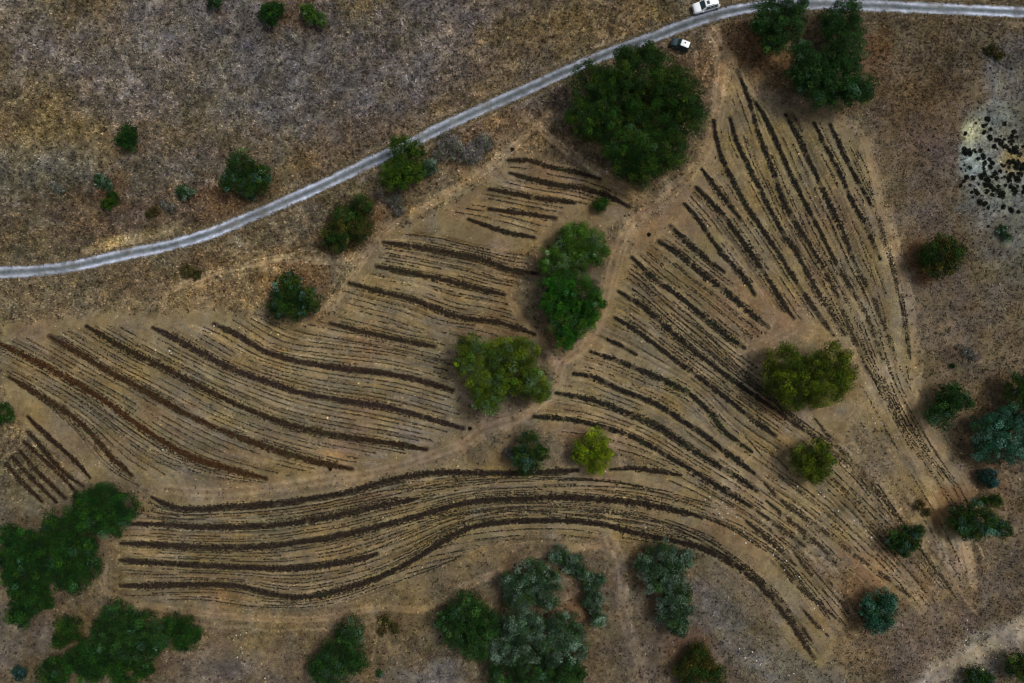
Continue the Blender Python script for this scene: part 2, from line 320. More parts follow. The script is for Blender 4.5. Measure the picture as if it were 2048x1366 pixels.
fb = srgb(121, 105, 76) + (srgb(111, 99, 77) - srgb(121, 105, 76)) * np.clip((n4 - .4) * 4, 0, 1)[..., None]
C += (fb - C) * (FIELD * .72)[..., None]
paint(FIELD * np.clip((n2 - .5) * 5, 0, 1) * .4, srgb(112, 96, 60)); paint(FIELD * np.clip((.42 - n1) * 6, 0, 1) * .45, srgb(110, 84, 64))
blob(1500, 620, 110, 70, (118, 90, 72), .6, 20, 5); blob(1440, 560, 160, 150, (104, 92, 66), .4, 40, 2)
# furrow streaks that follow the rows
SW = np.zeros(X.shape, np.float32); SH = np.zeros(X.shape, np.float32)
def interp_line(a, b, t, n): return resample(ALL[a], n=n) * (1 - t) + resample(ALL[b], n=n) * t
def stampline(p, val, width=1, hue=0):
    """p world pts (dense)"""
    for o in (0,) if width < 2 else (-.12, .12):
        nn = normals2(p); q = p + nn * o; i, j = gi(q[:, 0], q[:, 1]); SW[j, i] = SW[j, i] * .4 + val * .8; SH[j, i] = hue
for a, b, k in PAIRS:
    for t in np.linspace(.05, .95, 15):
        p = interp_line(a, b, t + rng.normal(0, .01), 30); p = np.array(wpts(resample(p, 1.6)))
        L = np.arange(len(p)) * 1.6 * S; v = rng.normal(0, .5) + (vn(L, L * 0 + rng.random() * 90, 3, 2) - .5) * 1.8 + rng.normal(0, .3, len(p))
        v = np.where(v < -.2, v * 1.5, v * .8); stampline(p, v, 2 if rng.random() < .6 else 1, rng.normal(0, .6) + (vn(L, L * 0 + rng.random() * 90, 4, 6) - .5) * 2)
C *= np.exp(np.clip(SW, -1.8, 1.5) * .33)[..., None]; C *= np.exp(SH[..., None] * np.array([.05, 0, -.12]))
SX = []
for a, b, k in PAIRS:
    fan = a[-3:] in ('D14','D15','D16','D17','D18','D19') or a in ('gD15x','gL1','gF0','gR1','gR0','gL2','gE0','gE0b','gD4x','gD3x','gD2x'); k = int(round(k * (1.2 if fan else 1.4)))
    for q in range(k):
        t = (q + 1) / (k + 1) + rng.normal(0, .02); L0, L1 = sorted(rng.random(2)); 
        p = np.array(wpts(resample(interp_line(a, b, t, 30), 1.9))); n = len(p); s = np.arange(n) * 1.9 * S
        lo, hi = int(n * max(0, rng.normal(.03, .03))), int(n * min(1, rng.normal(.97, .03)))
        on = (fbm(s, s * 0 + rng.random() * 200, 6, q, 3) > (.46 if fan else .39)) & (np.arange(n) >= lo) & (np.arange(n) < hi) & (rng.random(n) < (.7 if fan else .82))
        ii, jj = gi(p[on, 0], p[on, 1]); okk = FIELD[jj, ii] > .3; C[jj[okk], ii[okk]] *= .74
        SX.append(p[on] + rng.normal(0, .05, (on.sum(), 2)))
# trodden tracks
PM = np.zeros(X.shape, np.float32)
for k, (pts, hw, s) in PATHS.items():
    m = linemask(pts, hw * .35, hw * 1.0, hw * .6, 5); PM = np.maximum(PM, m * s)
    c = srgb(124, 101, 74) if k not in ('P9', 'P6') else (srgb(140, 130, 108) if k == 'P9' else srgb(108, 94, 82))
    m = m * (.35 + 1.1 * np.clip(fbm(X, Y, 3.5, 8, 3), 0, .6)); C += (c - C) * (m * s * .75)[..., None]
    for o in (-.42, .42):                      # wheel ruts
        p = resample(pts, 2); p = p + normals2(p) * o * hw + rng.normal(0, .5, p.shape); m2 = linemask(p[::6], 1.0, 3, 3, 6)
        paint(m2 * s * .5, srgb(140, 120, 90))
WT = [(P[0], o, s_) for P, o, s_ in [(PATHS['P1'], -13, .5), (PATHS['P1'], -6, .7), (PATHS['P1'], 8, .7), (PATHS['P1'], 15, .4), (PATHS['P4'], -9, .6), (PATHS['P4'], -2, .5), (PATHS['P4'], 6, .7), (PATHS['P4'], 14, .45), (PATHS['P4'], 22, .35),
  (PATHS['P2'], -6, .6), (PATHS['P2'], 3, .6), (PATHS['P2'], 10, .4), (PATHS['P8'], -8, .4), (PATHS['P8'], 6, .5), (PATHS['P5'], -5, .4), (PATHS['P5'], 4, .4), (PATHS['P7'], -8, .6), (PATHS['P7'], 2, .6), (PATHS['P7'], 16, .5), (PATHS['P3'], -6, .5), (PATHS['P3'], 5, .5), (PATHS['P6'], -9, .25), (PATHS['P6'], 7, .25)]]
WT += [(p_, 0, .55) for p_ in ([(700,545),(600,515),(500,530),(400,570),(330,575)], [(690,530),(620,500),(560,510),(480,500),(400,500)], [(560,560),(470,585),(380,600),(250,610)], [(1430,100),(1400,200),(1440,300)], [(1460,120),(1450,200),(1430,320)], [(1490,130),(1560,210),(1660,250)],
  [(1500,110),(1600,190),(1700,230)], [(1440,130),(1500,220),(1480,150)], [(850,1215),(900,1180),(1000,1140),(1100,1110)], [(260,1215),(360,1245),(600,1260),(780,1235)], [(1900,1000),(1890,1100),(1930,1200)], [(1860,1040),(1900,1150),(1960,1240)], [(1760,880),(1830,960),(1900,1060)],
  [(1700,800),(1760,880),(1830,950),(1900,1010)], [(1845,700),(1850,800),(1880,860)], [(1700,270),(1750,330),(1780,440),(1800,520)], [(1080,250),(1150,320),(1250,390)], [(960,365),(860,430),(780,500),(730,560),(690,620)], [(1300,1370),(1270,1290),(1262,1180)], [(800,1215),(760,1260),(740,1330)])]
for gk in ('R1', 'R0', 'L2', 'L1', 'F1', 'F0', 'D15x', 'D17x', 'E0', 'E0b', 'D4x', 'D3x', 'D2x', 'D1x', 'D7x', 'D8x', 'S3y'):
    for o_ in (-12, -4, 5, 13): WT.append((G[gk], o_ + rng.normal(0, 1.5), .42))
for p_, o, s_ in WT:
    q = resample(p_, 4); q = q + normals2(q) * (o + 5 * (vn(np.arange(len(q)), np.arange(len(q)) * 0 + o, 14, 3) - .5))[:, None]
    m = linemask(q[::5], .8, 3.2, 2.5, 4); m = m * np.clip((fbm(X, Y, 6, 6, 2) - .22) * 3.5, .3, 1); paint(m * s_ * 1.0, srgb(136, 120, 92)); PM = np.maximum(PM, m * s_ * .6 * (s_ > .43))
# soil under the rows
BM = np.zeros(X.shape, np.float32)
WID = {}
for k, pts in B.items():
    hw = 6.4 if k[0] in 'AS' else 5.7 if k[0] in 'MD' else 4.6
    if k[0] == 'B': hw = 5.2
    if k in ('D5', 'D13', 'D19', 'D20', 'S1b', 'M1', 'E3'): hw = 4.8
    if k in ('D14','D15','D16','D17','D18'): hw = 5.0
    WID[k] = hw; s = .85 if k[0] in 'ABMSD' else .5
    paint(linemask(pts, hw * 1.0 + 1, 6, 3, 7) * (.32 if k[0] in 'DS' else .2), srgb(122, 111, 76))
    BM = np.maximum(BM, linemask(pts, hw * .6, 2.2, 3.0, 8) * s)
fade = 1 - .45 * np.clip((PXX - 1560) / 200, 0, 1) * np.clip((PYY - 400) / 150, 0, 1); BM *= fade
brown = srgb(50, 40, 31) * np.ones(3); C += (brown - C) * (BM * .92)[..., None]
# leaf litter under trees painted later through LITTER; wash of dark brown in the thickets
RM = linemask(ROAD, 15, 10, 8, 2)
paint(RM * .6, srgb(112, 100, 82))
C *= (0.8 + .4 * n3)[..., None]
def chroma(sc, amp, sd):
    global C
    a = fbm(X, Y, sc, sd, 3) - .5; b = fbm(X, Y, sc, sd + 5, 3) - .5; l = fbm(X, Y, sc * .8, sd + 3, 3) - .5
    C *= np.exp(np.stack([l * 1.1 + a * .55, l * 1.1 + a * .1 - b * .05, l * 1.1 - a * .75 + b * .8], -1) * amp * (1 - .6 * RM)[..., None])
def lum(sc, amp, sd, mask=1):
    global C
    C *= np.exp((fbm(X, Y, sc, sd, 3) - .5) * amp * mask)[..., None]
WILD = (1 - FIELD.clip(0, 1)) * (1 - .55 * NEAR)
chroma(2.6, .34, 1); chroma(8, .3, 4); NW = np.clip((683 - PYY) * .0 + (YY_ := (Y - 12 - .42 * X)) / 6 + .5, 0, 1) * np.clip((1500 - PXX) / 200, 0, 1); NW = .5 + .5 * NW
C *= 1 + (1 - NW[..., None]) * 2 * WILD[..., None] * (np.array([.97, .97, 1.05]) - 1)
lum(.8, 1.7, 2, WILD * .8 * NW + .2); lum(2.2, .8, 5, WILD * .6 * NW + .4); lum(5, .5, 7)
# ------------------------------------------------------------------ trees (lobes in photo px: x, y, radius)
T = []
def TR(name, kind, lobes, label, hgt=None, cat='tree', litter=.3): T.append((name, kind, lobes, label, hgt, cat, litter))
TR('oak_tree','G',[(1185,165,50),(1178,235,48),(1290,145,62),(1235,190,58),(1350,185,62),(1310,240,70),(1285,310,58),(1375,235,42),(1235,285,40),(1335,300,45),(1290,335,34),(1210,250,40),(1250,125,30),(1300,105,22)],'broadest dark green tree, its crown reaching the gravel road beside the small car',11)
TR('oak_tree','GB',[(1540,28,40),(1572,52,42),(1548,74,32),(1585,12,32),(1520,55,22)],'rounded dark green tree overhanging the gravel road at its bend, nearest the white car',8)
TR('oak_tree','GB',[(1655,42,24),(1690,30,36),(1705,60,30),(1665,62,26)],'mid-sized dark green tree on the road edge, joined to a larger crown below it',7)
TR('oak_tree','GB',[(1625,130,46),(1672,150,58),(1722,182,30),(1640,172,42),(1692,190,28),(1690,105,42),(1605,105,26),(1600,150,24)],'large blue-green tree at the head of the fan of rows',9)
TR('oak_tree','YG',[(800,297,28),(832,302,20),(793,345,34),(826,342,28),(780,360,22)],'bright green tree leaning over the edge of the gravel road',6.5)
TR('bush','B',[(858,335,18),(845,350,10)],'small blue-grey bush touching the bright green roadside tree',2.5,'bush')
TR('bush','P',[(897,288,28),(918,305,22),(880,308,20)],'sparse grey-green bush on the road bank, nearer the bright green tree',2,'bush')
TR('bush','P',[(955,300,30),(970,286,20),(938,312,20)],'sparse purplish bush on the road bank, end of the thicket',2,'bush')
TR('bush','P',[(790,402,16),(798,420,14)],'small grey twiggy bush between the roadside trees and the field',1.8,'bush')
TR('oak_tree','GR',[(722,412,30),(690,440,38),(660,472,26),(718,455,30),(680,480,26)],'dark slanting tree with brown tints on the bank below the road',6)
TR('bush','B',[(680,488,16)],'blue-grey bush at the foot of the slanting brown-tinted tree',2.6,'bush')
TR('oak_tree','GD',[(572,588,38),(555,615,26),(615,598,30),(580,560,22),(590,620,22)],'dark tree with a notched crown above the west rows, circled by an orange track',6)
TR('bush','G',[(1200,412,16),(1208,405,10)],'small round green bush at the end of the northern rows beside the track',2.2,'bush')
TR('olive_tree','BG',[(1165,488,44),(1110,520,34),(1195,508,26),(1138,475,30),(1088,532,18),(1150,520,30)],'pale greyish-green tree north of the bright green tree at the central track',6)
TR('oak_tree','GG',[(1118,575,40),(1162,588,42),(1143,640,46),(1132,675,26),(1185,612,26),(1105,605,26),(1170,640,28)],'bright green egg-shaped tree in the middle of the track',8)
TR('oak_tree','GY',[(942,705,40),(1008,705,36),(1052,702,32),(978,765,46),(1065,765,40),(975,800,30),(1028,750,42),(930,730,24),(1085,785,20)],'wide mid-green tree with three lobes south-west of the central track',8)
TR('bush','GD',[(1060,893,32),(1055,928,28),(1083,908,18),(1040,910,20)],'dark green tree rooted in the top curving row of the south field',5,'tree')
TR('bush','P',[(1018,905,12)],'tiny thin bush beside the dark tree at the top of the south field',1.2,'bush')
TR('bush','YY',[(1185,888,34),(1190,922,28),(1162,908,20),(1208,905,18)],'bright yellow-green tree beside the darker tree at the top of the south field',4.5,'tree')
TR('oak_tree','Y',[(1570,728,46),(1600,775,52),(1652,775,46),(1668,718,38),(1688,755,34),(1562,768,38),(1635,735,36)],'broad olive-green tree with two humps inside the fan of rows',8.5)
TR('oak_tree','Y',[(1608,918,34),(1645,925,30),(1625,942,28),(1638,897,22)],'smaller round olive-green tree standing in the long eastern rows',5.5)
TR('oak_tree','GR',[(1870,510,34),(1905,510,34),(1885,530,28),(1890,487,24)],'lone round dark tree on the eastern slope near the stony patch',6)
TR('bush','B',[(1868,498,16),(1862,515,12)],'blue-grey bush under the west side of the lone eastern tree',4,'bush')
TR('oak_tree','GB',[(1905,790,30),(1880,830,32),(1925,802,22),(1895,812,28)],'mottled green and silvery tree right of the long rows, next to the big thicket',5)
TR('olive_tree','BT',[(1985,865,38),(2022,900,38),(2035,860,38),(1972,900,26),(2050,825,32),(2010,835,24)],'blue-green spreading tree filling the right edge',6)
TR('oak_tree','GD',[(2040,775,32),(2060,790,30)],'dark green tree cut by the right edge above the blue-green one',6)
TR('bush','BD',[(1977,955,20),(1985,965,14)],'small dark blue-green bush below the spreading right-edge tree',2.6,'bush')
TR('oak_tree','GD',[(1928,1045,32),(1972,1050,34),(1950,1022,24),(2005,1058,20),(1940,1062,24)],'dark green tree at the end of the eastern track, orange litter on its left',5)
TR('bush','G',[(1992,1003,16),(1970,1000,10)],'small green bush just above the dark tree by the eastern track',2,'bush')
TR('bush','GD',[(1792,1080,26),(1820,1075,26),(1836,1062,16),(1808,1095,20)],'low dark green bush at the lower end of a long eastern row',3.5,'bush')
TR('olive_tree','BT',[(1765,1222,38),(1755,1245,28),(1770,1203,26),(1735,1218,20)],'round blue-green tree alone on brown ground at the lower right',5)
TR('bush','GR',[(1395,1328,36),(1430,1350,24),(1378,1350,30),(1400,1305,22)],'brownish green bush at the bottom edge right of the pale track',3.5,'bush')
TR('oak_tree','GD',[(2040,1330,28),(2055,1345,24)],'dark tree cut by the bottom right corner',5)
TR('bush','GD',[(1948,1355,26),(1972,1360,18)],'dark bush at the bottom edge left of the corner tree',3,'bush')
TR('olive_tree','B',[(1330,1120,40),(1370,1118,24),(1310,1160,32),(1290,1130,22),(1345,1150,30)],'blue-green tree just below the south rows, upper of a pair right of the pale track',5)
TR('olive_tree','B',[(1352,1190,34),(1345,1225,36),(1360,1255,24),(1372,1215,22)],'blue-green tree below its twin, right of the pale track',5)
TR('bush','B',[(1118,1108,22),(1148,1128,26),(1170,1150,18)],'blue-green bush at the top of the bottom thicket, left of the pale track',3,'bush')
TR('bush','B',[(1180,1165,20),(1186,1198,24),(1200,1160,14),(1198,1240,18),(1192,1220,16)],'narrow blue-green bush along the left side of the pale track',3,'bush')
TR('olive_tree','B',[(1060,1150,38),(1040,1190,38),(1090,1190,36),(1100,1160,24),(1020,1165,22)],'topmost blue-grey tree of the big bottom thicket',5.5)
TR('oak_tree','GB',[(930,1220,42),(960,1250,42),(910,1268,34),(950,1290,38),(890,1243,22)],'leftmost green tree of the big bottom thicket',6)
TR('olive_tree','B',[(1030,1245,38),(1060,1290,42),(1010,1300,38),(1075,1250,26)],'blue-green tree at the middle of the big bottom thicket',6)
TR('olive_tree','B',[(1125,1265,40),(1148,1298,34),(1105,1308,36),(1150,1262,24)],'silvery tree on the right side of the big bottom thicket',6)
TR('oak_tree','GB',[(1065,1350,42),(1125,1350,42),(1152,1345,24),(1005,1352,36)],'greener tree at the bottom edge of the big bottom thicket',5.5)
TR('olive_tree','GB',[(702,1268,32),(682,1308,42),(640,1332,32),(712,1318,28),(660,1358,38)],'dark blue-green tree alone at the bottom edge left of the big thicket',6)
TR('oak_tree','GL',[(202,1005,44),(240,1020,36),(172,1008,32),(222,1050,30),(180,1040,36)],'upper right tree of the left thicket, rows ending against it',8)
TR('oak_tree','GL',[(120,1060,46),(142,1110,46),(102,1118,40),(160,1142,34),(132,1165,30),(172,1098,22),(84,1085,34),(80,1150,28)],'largest tree at the middle of the left thicket',8)
TR('oak_tree','GL',[(38,1090,38),(18,1130,38),(58,1125,28),(12,1070,22),(30,1155,22),(70,1100,24)],'green tree of the left thicket cut by the left edge',7)
TR('oak_tree','GL',[(55,1200,38),(40,1230,30),(75,1188,26),(90,1205,18),(30,1180,20)],'green tree at the foot of the left thicket',6)
TR('bush','G',[(138,1258,30),(122,1280,18)],'green bush at the top left of the bottom-left thicket',3.5,'bush')
TR('oak_tree','GB',[(235,1235,36),(262,1255,34),(202,1262,28),(290,1268,42),(280,1300,34),(318,1290,24),(235,1290,34),(190,1290,26)],'widest blue-green tree of the bottom-left thicket',6)
TR('oak_tree','GL',[(365,1270,34),(388,1268,20),(345,1252,24)],'green tree at the right end of the bottom-left thicket',5)
TR('oak_tree','GL',[(110,1347,34),(150,1322,28),(182,1340,34),(222,1322,38),(250,1352,34),(170,1305,24),(285,1340,22)],'low green tree along the bottom edge of the bottom-left thicket',5)
TR('bush','BD',[(42,1342,16)],'dark bluish bush in the bottom left corner',2,'bush')
TR('bush','GL',[(538,28,22),(555,18,16),(545,42,14)],'green bush near the top edge, left of a greyer one',2.8,'bush')
TR('bush','BG',[(622,32,20),(640,42,16),(612,22,10)],'greyish green bush near the top edge, right of a greener one',2.8,'bush')
TR('bush','GL',[(430,4,16)],'small green bush cut by the top edge',2.2,'bush')
TR('bush','GL',[(256,268,22),(262,288,17),(246,282,14)],'lone green bush on the dry slope far left above the road',3,'bush')
TR('oak_tree','GD',[(482,332,34),(505,362,34),(462,362,30),(518,345,24)],'dark tree with silvery highlights above the road on the dry slope',5.5)
TR('bush','B',[(500,388,14)],'pale blue-grey bush at the foot of the dark tree above the road',1.8,'bush')
TR('bush','B',[(200,360,15),(214,370,14)],'blue-grey bush low on the far left slope',2,'bush')
TR('bush','G',[(222,398,16),(214,408,12)],'dark green bush just below a blue-grey one on the far left slope',2,'bush')
TR('bush','B',[(370,382,18)],'round blue-grey bush left of the dark tree above the road',2,'bush')
TR('bush','G',[(4,828,22)],'light green bush at the left edge beside the short rows',2.2,'bush')
TR('bush','R',[(372,542,14),(392,548,12)],'small brown-green bush below the road on the left',1.2,'bush')
TR('bush','R',[(770,1240,14),(790,1255,12),(765,1262,10)],'thin brown bush on the dry ground below the south rows',1,'bush')
TR('bush','GD',[(760,1345,8)],'tiny dark bush at the bottom edge right of the lone dark tree',1,'bush')
TR('bush','GD',[(1907,731,6)],'tiny dark bush alone on the eastern slope',.8,'bush')
TR('bush','R',[(1840,1010,12),(1855,1025,10)],'thin brown bush beside the eastern track',1,'bush')
TR('bush','P',[(1935,705,12),(1948,715,9)],'thin grey bush on the brown slope well above the mottled tree at the right',1,'bush')
TR('bush','B',[(2003,462,13),(2012,475,10)],'small blue-grey bush just below the stony patch',1.2,'bush')
TR('bush','R',[(1985,100,14),(2000,112,10)],'thin brown bush between the road and the stony patch',1,'bush')
TR('bush','P',[(340,415,12),(325,408,9)],'thin grey bush left of and below the round blue-grey one',1,'bush')
TR('bush','R',[(310,420,11),(298,428,9)],'thin brown bush above the straw verge of the road at left',1,'bush')
TR('bush','P',[(120,380,12),(108,372,10)],'faint grey bush on the far left slope',1,'bush')
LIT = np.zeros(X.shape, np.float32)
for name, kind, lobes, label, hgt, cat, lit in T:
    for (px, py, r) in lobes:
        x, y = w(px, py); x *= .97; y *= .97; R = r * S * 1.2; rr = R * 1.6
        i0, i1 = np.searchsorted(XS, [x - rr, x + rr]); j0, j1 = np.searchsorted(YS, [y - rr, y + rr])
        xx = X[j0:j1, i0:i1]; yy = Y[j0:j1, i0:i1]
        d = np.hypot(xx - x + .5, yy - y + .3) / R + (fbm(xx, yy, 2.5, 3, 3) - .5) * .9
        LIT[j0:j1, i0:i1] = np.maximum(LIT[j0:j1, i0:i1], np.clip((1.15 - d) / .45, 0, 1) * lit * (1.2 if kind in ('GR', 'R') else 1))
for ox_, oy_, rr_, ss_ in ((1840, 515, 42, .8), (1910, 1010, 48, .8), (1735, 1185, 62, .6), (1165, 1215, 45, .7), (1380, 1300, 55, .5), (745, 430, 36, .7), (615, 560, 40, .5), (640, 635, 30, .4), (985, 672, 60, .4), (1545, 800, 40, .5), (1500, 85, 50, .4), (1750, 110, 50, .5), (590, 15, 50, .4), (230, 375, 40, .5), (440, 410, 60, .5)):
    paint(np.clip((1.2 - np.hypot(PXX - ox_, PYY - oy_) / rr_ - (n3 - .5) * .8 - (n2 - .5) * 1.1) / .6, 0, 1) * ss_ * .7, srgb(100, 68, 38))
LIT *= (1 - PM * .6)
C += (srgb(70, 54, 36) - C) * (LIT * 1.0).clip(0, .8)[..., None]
# ------------------------------------------------------------------ ground sheet
OUT = np.clip((np.maximum(np.abs(X) - 102, np.abs(Y) - 74)) / 4, 0, 1)     # beyond the close ground: broad, even tone
far = (srgb(92, 80, 60) * 1.0 + (srgb(98, 90, 76) - srgb(92, 80, 60)) * fbm(X, Y, 400, 3, 2)[..., None]).astype(np.float32)
C += (far - C) * OUT[..., None]
rough = (1 - RM) * (1 - .7 * PM) * (1 - OUT)
Z = hz(X, Y) + rough * ((n3 - .5) * .16 + (n2 - .5) * .1) + np.clip(SW, -1, 1) * .03 * rough + BM * .05
def gz(x, y): i, j = gi(x, y); return Z[j, i]
def gc(x, y): i, j = gi(x, y); return C[j, i]
idx = np.arange(NX * NY).reshape(NY, NX)
F = np.stack([idx[:-1, :-1], idx[:-1, 1:], idx[1:, 1:], idx[1:, :-1]], -1).reshape(-1, 4)
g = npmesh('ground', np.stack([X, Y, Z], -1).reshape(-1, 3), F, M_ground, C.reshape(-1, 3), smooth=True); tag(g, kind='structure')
def strip(name, pts, half, m, colf, nc=16, jit=.25, lift=.02, step=4):
    p = np.array(wpts(resample(pts, step))); nn = normals2(p); s = np.arange(len(p)) * step * S
    wl = half * (1 + jit * (fbm(s, s * 0, 5.5, 1) - .5) * 2 + .14 * (vn(s, s * 0, .5, 6) - .5)); wr = half * (1 + jit * (fbm(s, s * 0 + 50, 5.5, 2) - .5) * 2 + .14 * (vn(s, s * 0, .5, 7) - .5))
    t = np.linspace(-1, 1, nc); off = np.where(t[None] < 0, wl[:, None], wr[:, None]) * t[None]
    V = np.zeros((len(p), nc, 3)); V[..., 0] = p[:, :1] + nn[:, :1] * off; V[..., 1] = p[:, 1:] + nn[:, 1:] * off
    i, j = gi(V[..., 0], V[..., 1])
    zz = Z[j, i]
    for dj in (-1, 0, 1):
        for di in (-1, 0, 1): zz = np.maximum(zz, Z[np.clip(j + dj, 0, NY - 1), np.clip(i + di, 0, NX - 1)])
    V[..., 2] = zz + lift - (np.abs(t) > .99)[None] * .0
    c = colf(V[..., 0], V[..., 1], np.broadcast_to(t[None], off.shape), s[:, None] + 0 * off)
    id_ = np.arange(len(p) * nc).reshape(len(p), nc); F = np.stack([id_[:-1, :-1], id_[:-1, 1:], id_[1:, 1:], id_[1:, :-1]], -1).reshape(-1, 4)[:, ::-1]
    o = npmesh(name, V.reshape(-1, 3), F, m, c.reshape(-1, 3), smooth=True); return tag(o, kind='structure')
def roadcol(x, y, t, s):
    a = srgb(104, 107, 108); b = srgb(174, 182, 200); c = srgb(72, 84, 90)
    tt = t + .12 * (vn(s, s * 0, 9, 3) - .5)
    tr = np.exp(-((np.abs(tt) - .52) / .2) ** 2)[..., None]; ce = np.exp(-(tt / .17) ** 2)[..., None]
    patch = np.clip((fbm(s, s * 0, 14, 5) - .38) * 4, .15, 1)[..., None]
    k = a + (b - a) * tr * (.45 + .55 * patch); k = k + (c - k) * ce * .7
    e = np.clip((np.abs(t) + .7 * (fbm(x, y, 1.3, 9, 3) - .5) - .66) / .26, 0, 1)[..., None]; k = k + (gc(x, y) - k) * e * .85
    pot = np.clip((fbm(x, y, 2.2, 5, 4) - .56) * 9, 0, 1)[..., None]; k = k + (srgb(96, 92, 84) - k) * pot * .55
    fade = np.clip(((x / S + 1024) - 900) / 200, 0, 1) * np.clip((1650 - (x / S + 1024)) / 100, 0, 1)
    k = k * (1 - .22 * fade[..., None])
    return k * (.3 + .8 * fbm(x, y, .8, 6, 4) + .6 * fbm(s * .35, t * 3, 1.2, 2, 3))[..., None]
strip('road', ROAD, 15 * S, M_road, roadcol, 25, .2, .03, 3)
for k, hw in (('P1', 13), ('P4', 9), ('P6', 15), ('P9', 17), ('P8', 11), ('P2', 8), ('P3', 9), ('P5', 7), ('P11', 8)):
    strip('path', PATHS[k][0], hw * S, M_path, lambda x, y, t, s: gc(x, y), 9, .35, .012, 3)
# ------------------------------------------------------------------ tufts of blades, built as arrays
def tufts(x, y, z, size, cols, blades=6, wid=.3, flat=.55, jit=.25):
    """triangular blades fanning out of each point; returns V, F, colours"""
    n = len(x); a = rng.random((n, blades)) * 2 * np.pi; L = size[:, None] * (.55 + .75 * rng.random((n, blades)))
    hz_ = L * (flat + .5 * rng.random((n, blades))); up = L * (.35 + .6 * rng.random((n, blades)))
    bw = L * wid; ca, sa = np.cos(a), np.sin(a); V = np.zeros((n, blades, 3, 3))
    ox = rng.normal(0, .12, (n, blades)) * size[:, None]; oy = rng.normal(0, .12, (n, blades)) * size[:, None]
    bx = x[:, None] + ox; by = y[:, None] + oy
    V[..., 0, 0] = bx - sa * bw; V[..., 0, 1] = by + ca * bw; V[..., 0, 2] = z[:, None] + up * .15
    V[..., 1, 0] = bx + sa * bw; V[..., 1, 1] = by - ca * bw; V[..., 1, 2] = z[:, None] + up * .1
    V[..., 2, 0] = bx + ca * hz_; V[..., 2, 1] = by + sa * hz_; V[..., 2, 2] = z[:, None] + up
    c = cols[:, None, None, :] * (1 + rng.normal(0, jit, (n, blades, 1, 1))).clip(.3, 2) * np.ones((1, 1, 3, 1))
    V = V.reshape(-1, 3); return V, np.arange(len(V)).reshape(-1, 3), c.reshape(-1, 3)
# dry grass over everything that is not road, track or row
def scatter(n, seed):
    r = np.random.default_rng(seed); return r.uniform(-101, 101, n), r.uniform(-71, 71, n)
x, y = scatter(420000, 5); i, j = gi(x, y)
wild = (1 - FIELD[j, i]) * (1 - PM[j, i] * .8).clip(0, 1) * (1 - RM[j, i] * 1.3).clip(0, 1)
dens = wild * (.35 + .75 * np.clip((fbm(x, y, 7, 3) - .3) * 2.5, 0, 1)) * np.where(y > -.35 * 0 + 12 + .42 * x, 1.0, .55)
keep = rng.random(len(x)) < dens; x, y, i, j = x[keep], y[keep], i[keep], j[keep]
c = C[j, i].astype(float); sz = .14 + .2 * rng.random(len(x)) * (.5 + fbm(x, y, 9, 6))
f = np.exp(rng.normal(.02, 1, len(x)) * (.3 + .34 * (NW[j, i] - .5) * 2))[:, None].clip(.2, 1.9)
pal = np.array([[1.05, 1, .9], [1, 1, 1.05], [1.08, .97, .78], [.92, 1.0, .86], [1.0, .98, 1.06], [1, 1.06, 1.12]])[rng.integers(0, 6, len(x))]
V, F, cc = tufts(x, y, Z[j, i] - .01, sz, c * f * pal * 1.12, 6, .26)
xs_, ys_ = scatter(130000, 9); i2, j2 = gi(xs_, ys_); wd = (1 - FIELD[j2, i2]) * (1 - PM[j2, i2]).clip(0, 1) * (1 - RM[j2, i2] * 1.3).clip(0, 1)
kp = rng.random(len(xs_)) < wd * np.where(ys_ > 12 + .42 * xs_, .8, .3) * (1 - .6 * NEAR[j2, i2]); xs_, ys_, i2, j2 = xs_[kp], ys_[kp], i2[kp], j2[kp]; nn_ = len(xs_)
c2 = C[j2, i2] * np.where(rng.random(nn_) < .45, .45, 1.4)[:, None] * np.exp(rng.normal(0, .25, nn_))[:, None] * np.array([[1, 1, 1], [1, .97, 1.08], [1.04, 1, .88]])[rng.integers(0, 3, nn_)]
V2, F2, cc2 = tufts(xs_, ys_, Z[j2, i2] - .01, .2 + .16 * rng.random(nn_), c2, 8, .28, .6, .2); F2 = F2 + len(V)
V = np.vstack([V, V2]); F = np.vstack([F, F2]); cc = np.vstack([cc, cc2])
# grass creeping over the road's edges
q = np.array(wpts(resample(ROAD, 1.0))); q = q[rng.integers(0, len(q) - 1, 9000)] + 0; nr = normals2(np.array(wpts(resample(ROAD, 1.0)))); ii_ = rng.integers(0, len(nr), 9000); q = np.array(wpts(resample(ROAD, 1.0)))[ii_] + nr[ii_] * (rng.choice([-1, 1], 9000) * (16.4 + rng.normal(0, 1, 9000) * 2.0 - 2.6 * fbm(ii_ * .09, ii_ * 0, 2.5, 4)) * S)[:, None]
i2, j2 = gi(q[:, 0] * 1.0, q[:, 1]); o2 = (np.abs(q[:, 0]) < 103)
q = q[o2]; i2, j2 = i2[o2], j2[o2]; c2 = srgb(96, 84, 62) * np.exp(rng.normal(0, .5, len(q)))[:, None]
V2, F2, cc2 = tufts(q[:, 0], q[:, 1], Z[j2, i2] + .05, .12 + .14 * rng.random(len(q)), c2, 6, .28, .6); F2 = F2 + len(V)
V = np.vstack([V, V2]); F = np.vstack([F, F2]); cc = np.vstack([cc, cc2])
tag(npmesh('dry_grass', V, F, M_grass, cc), 'dry straw-coloured grass tufts covering the slopes', 'grass', kind='stuff')
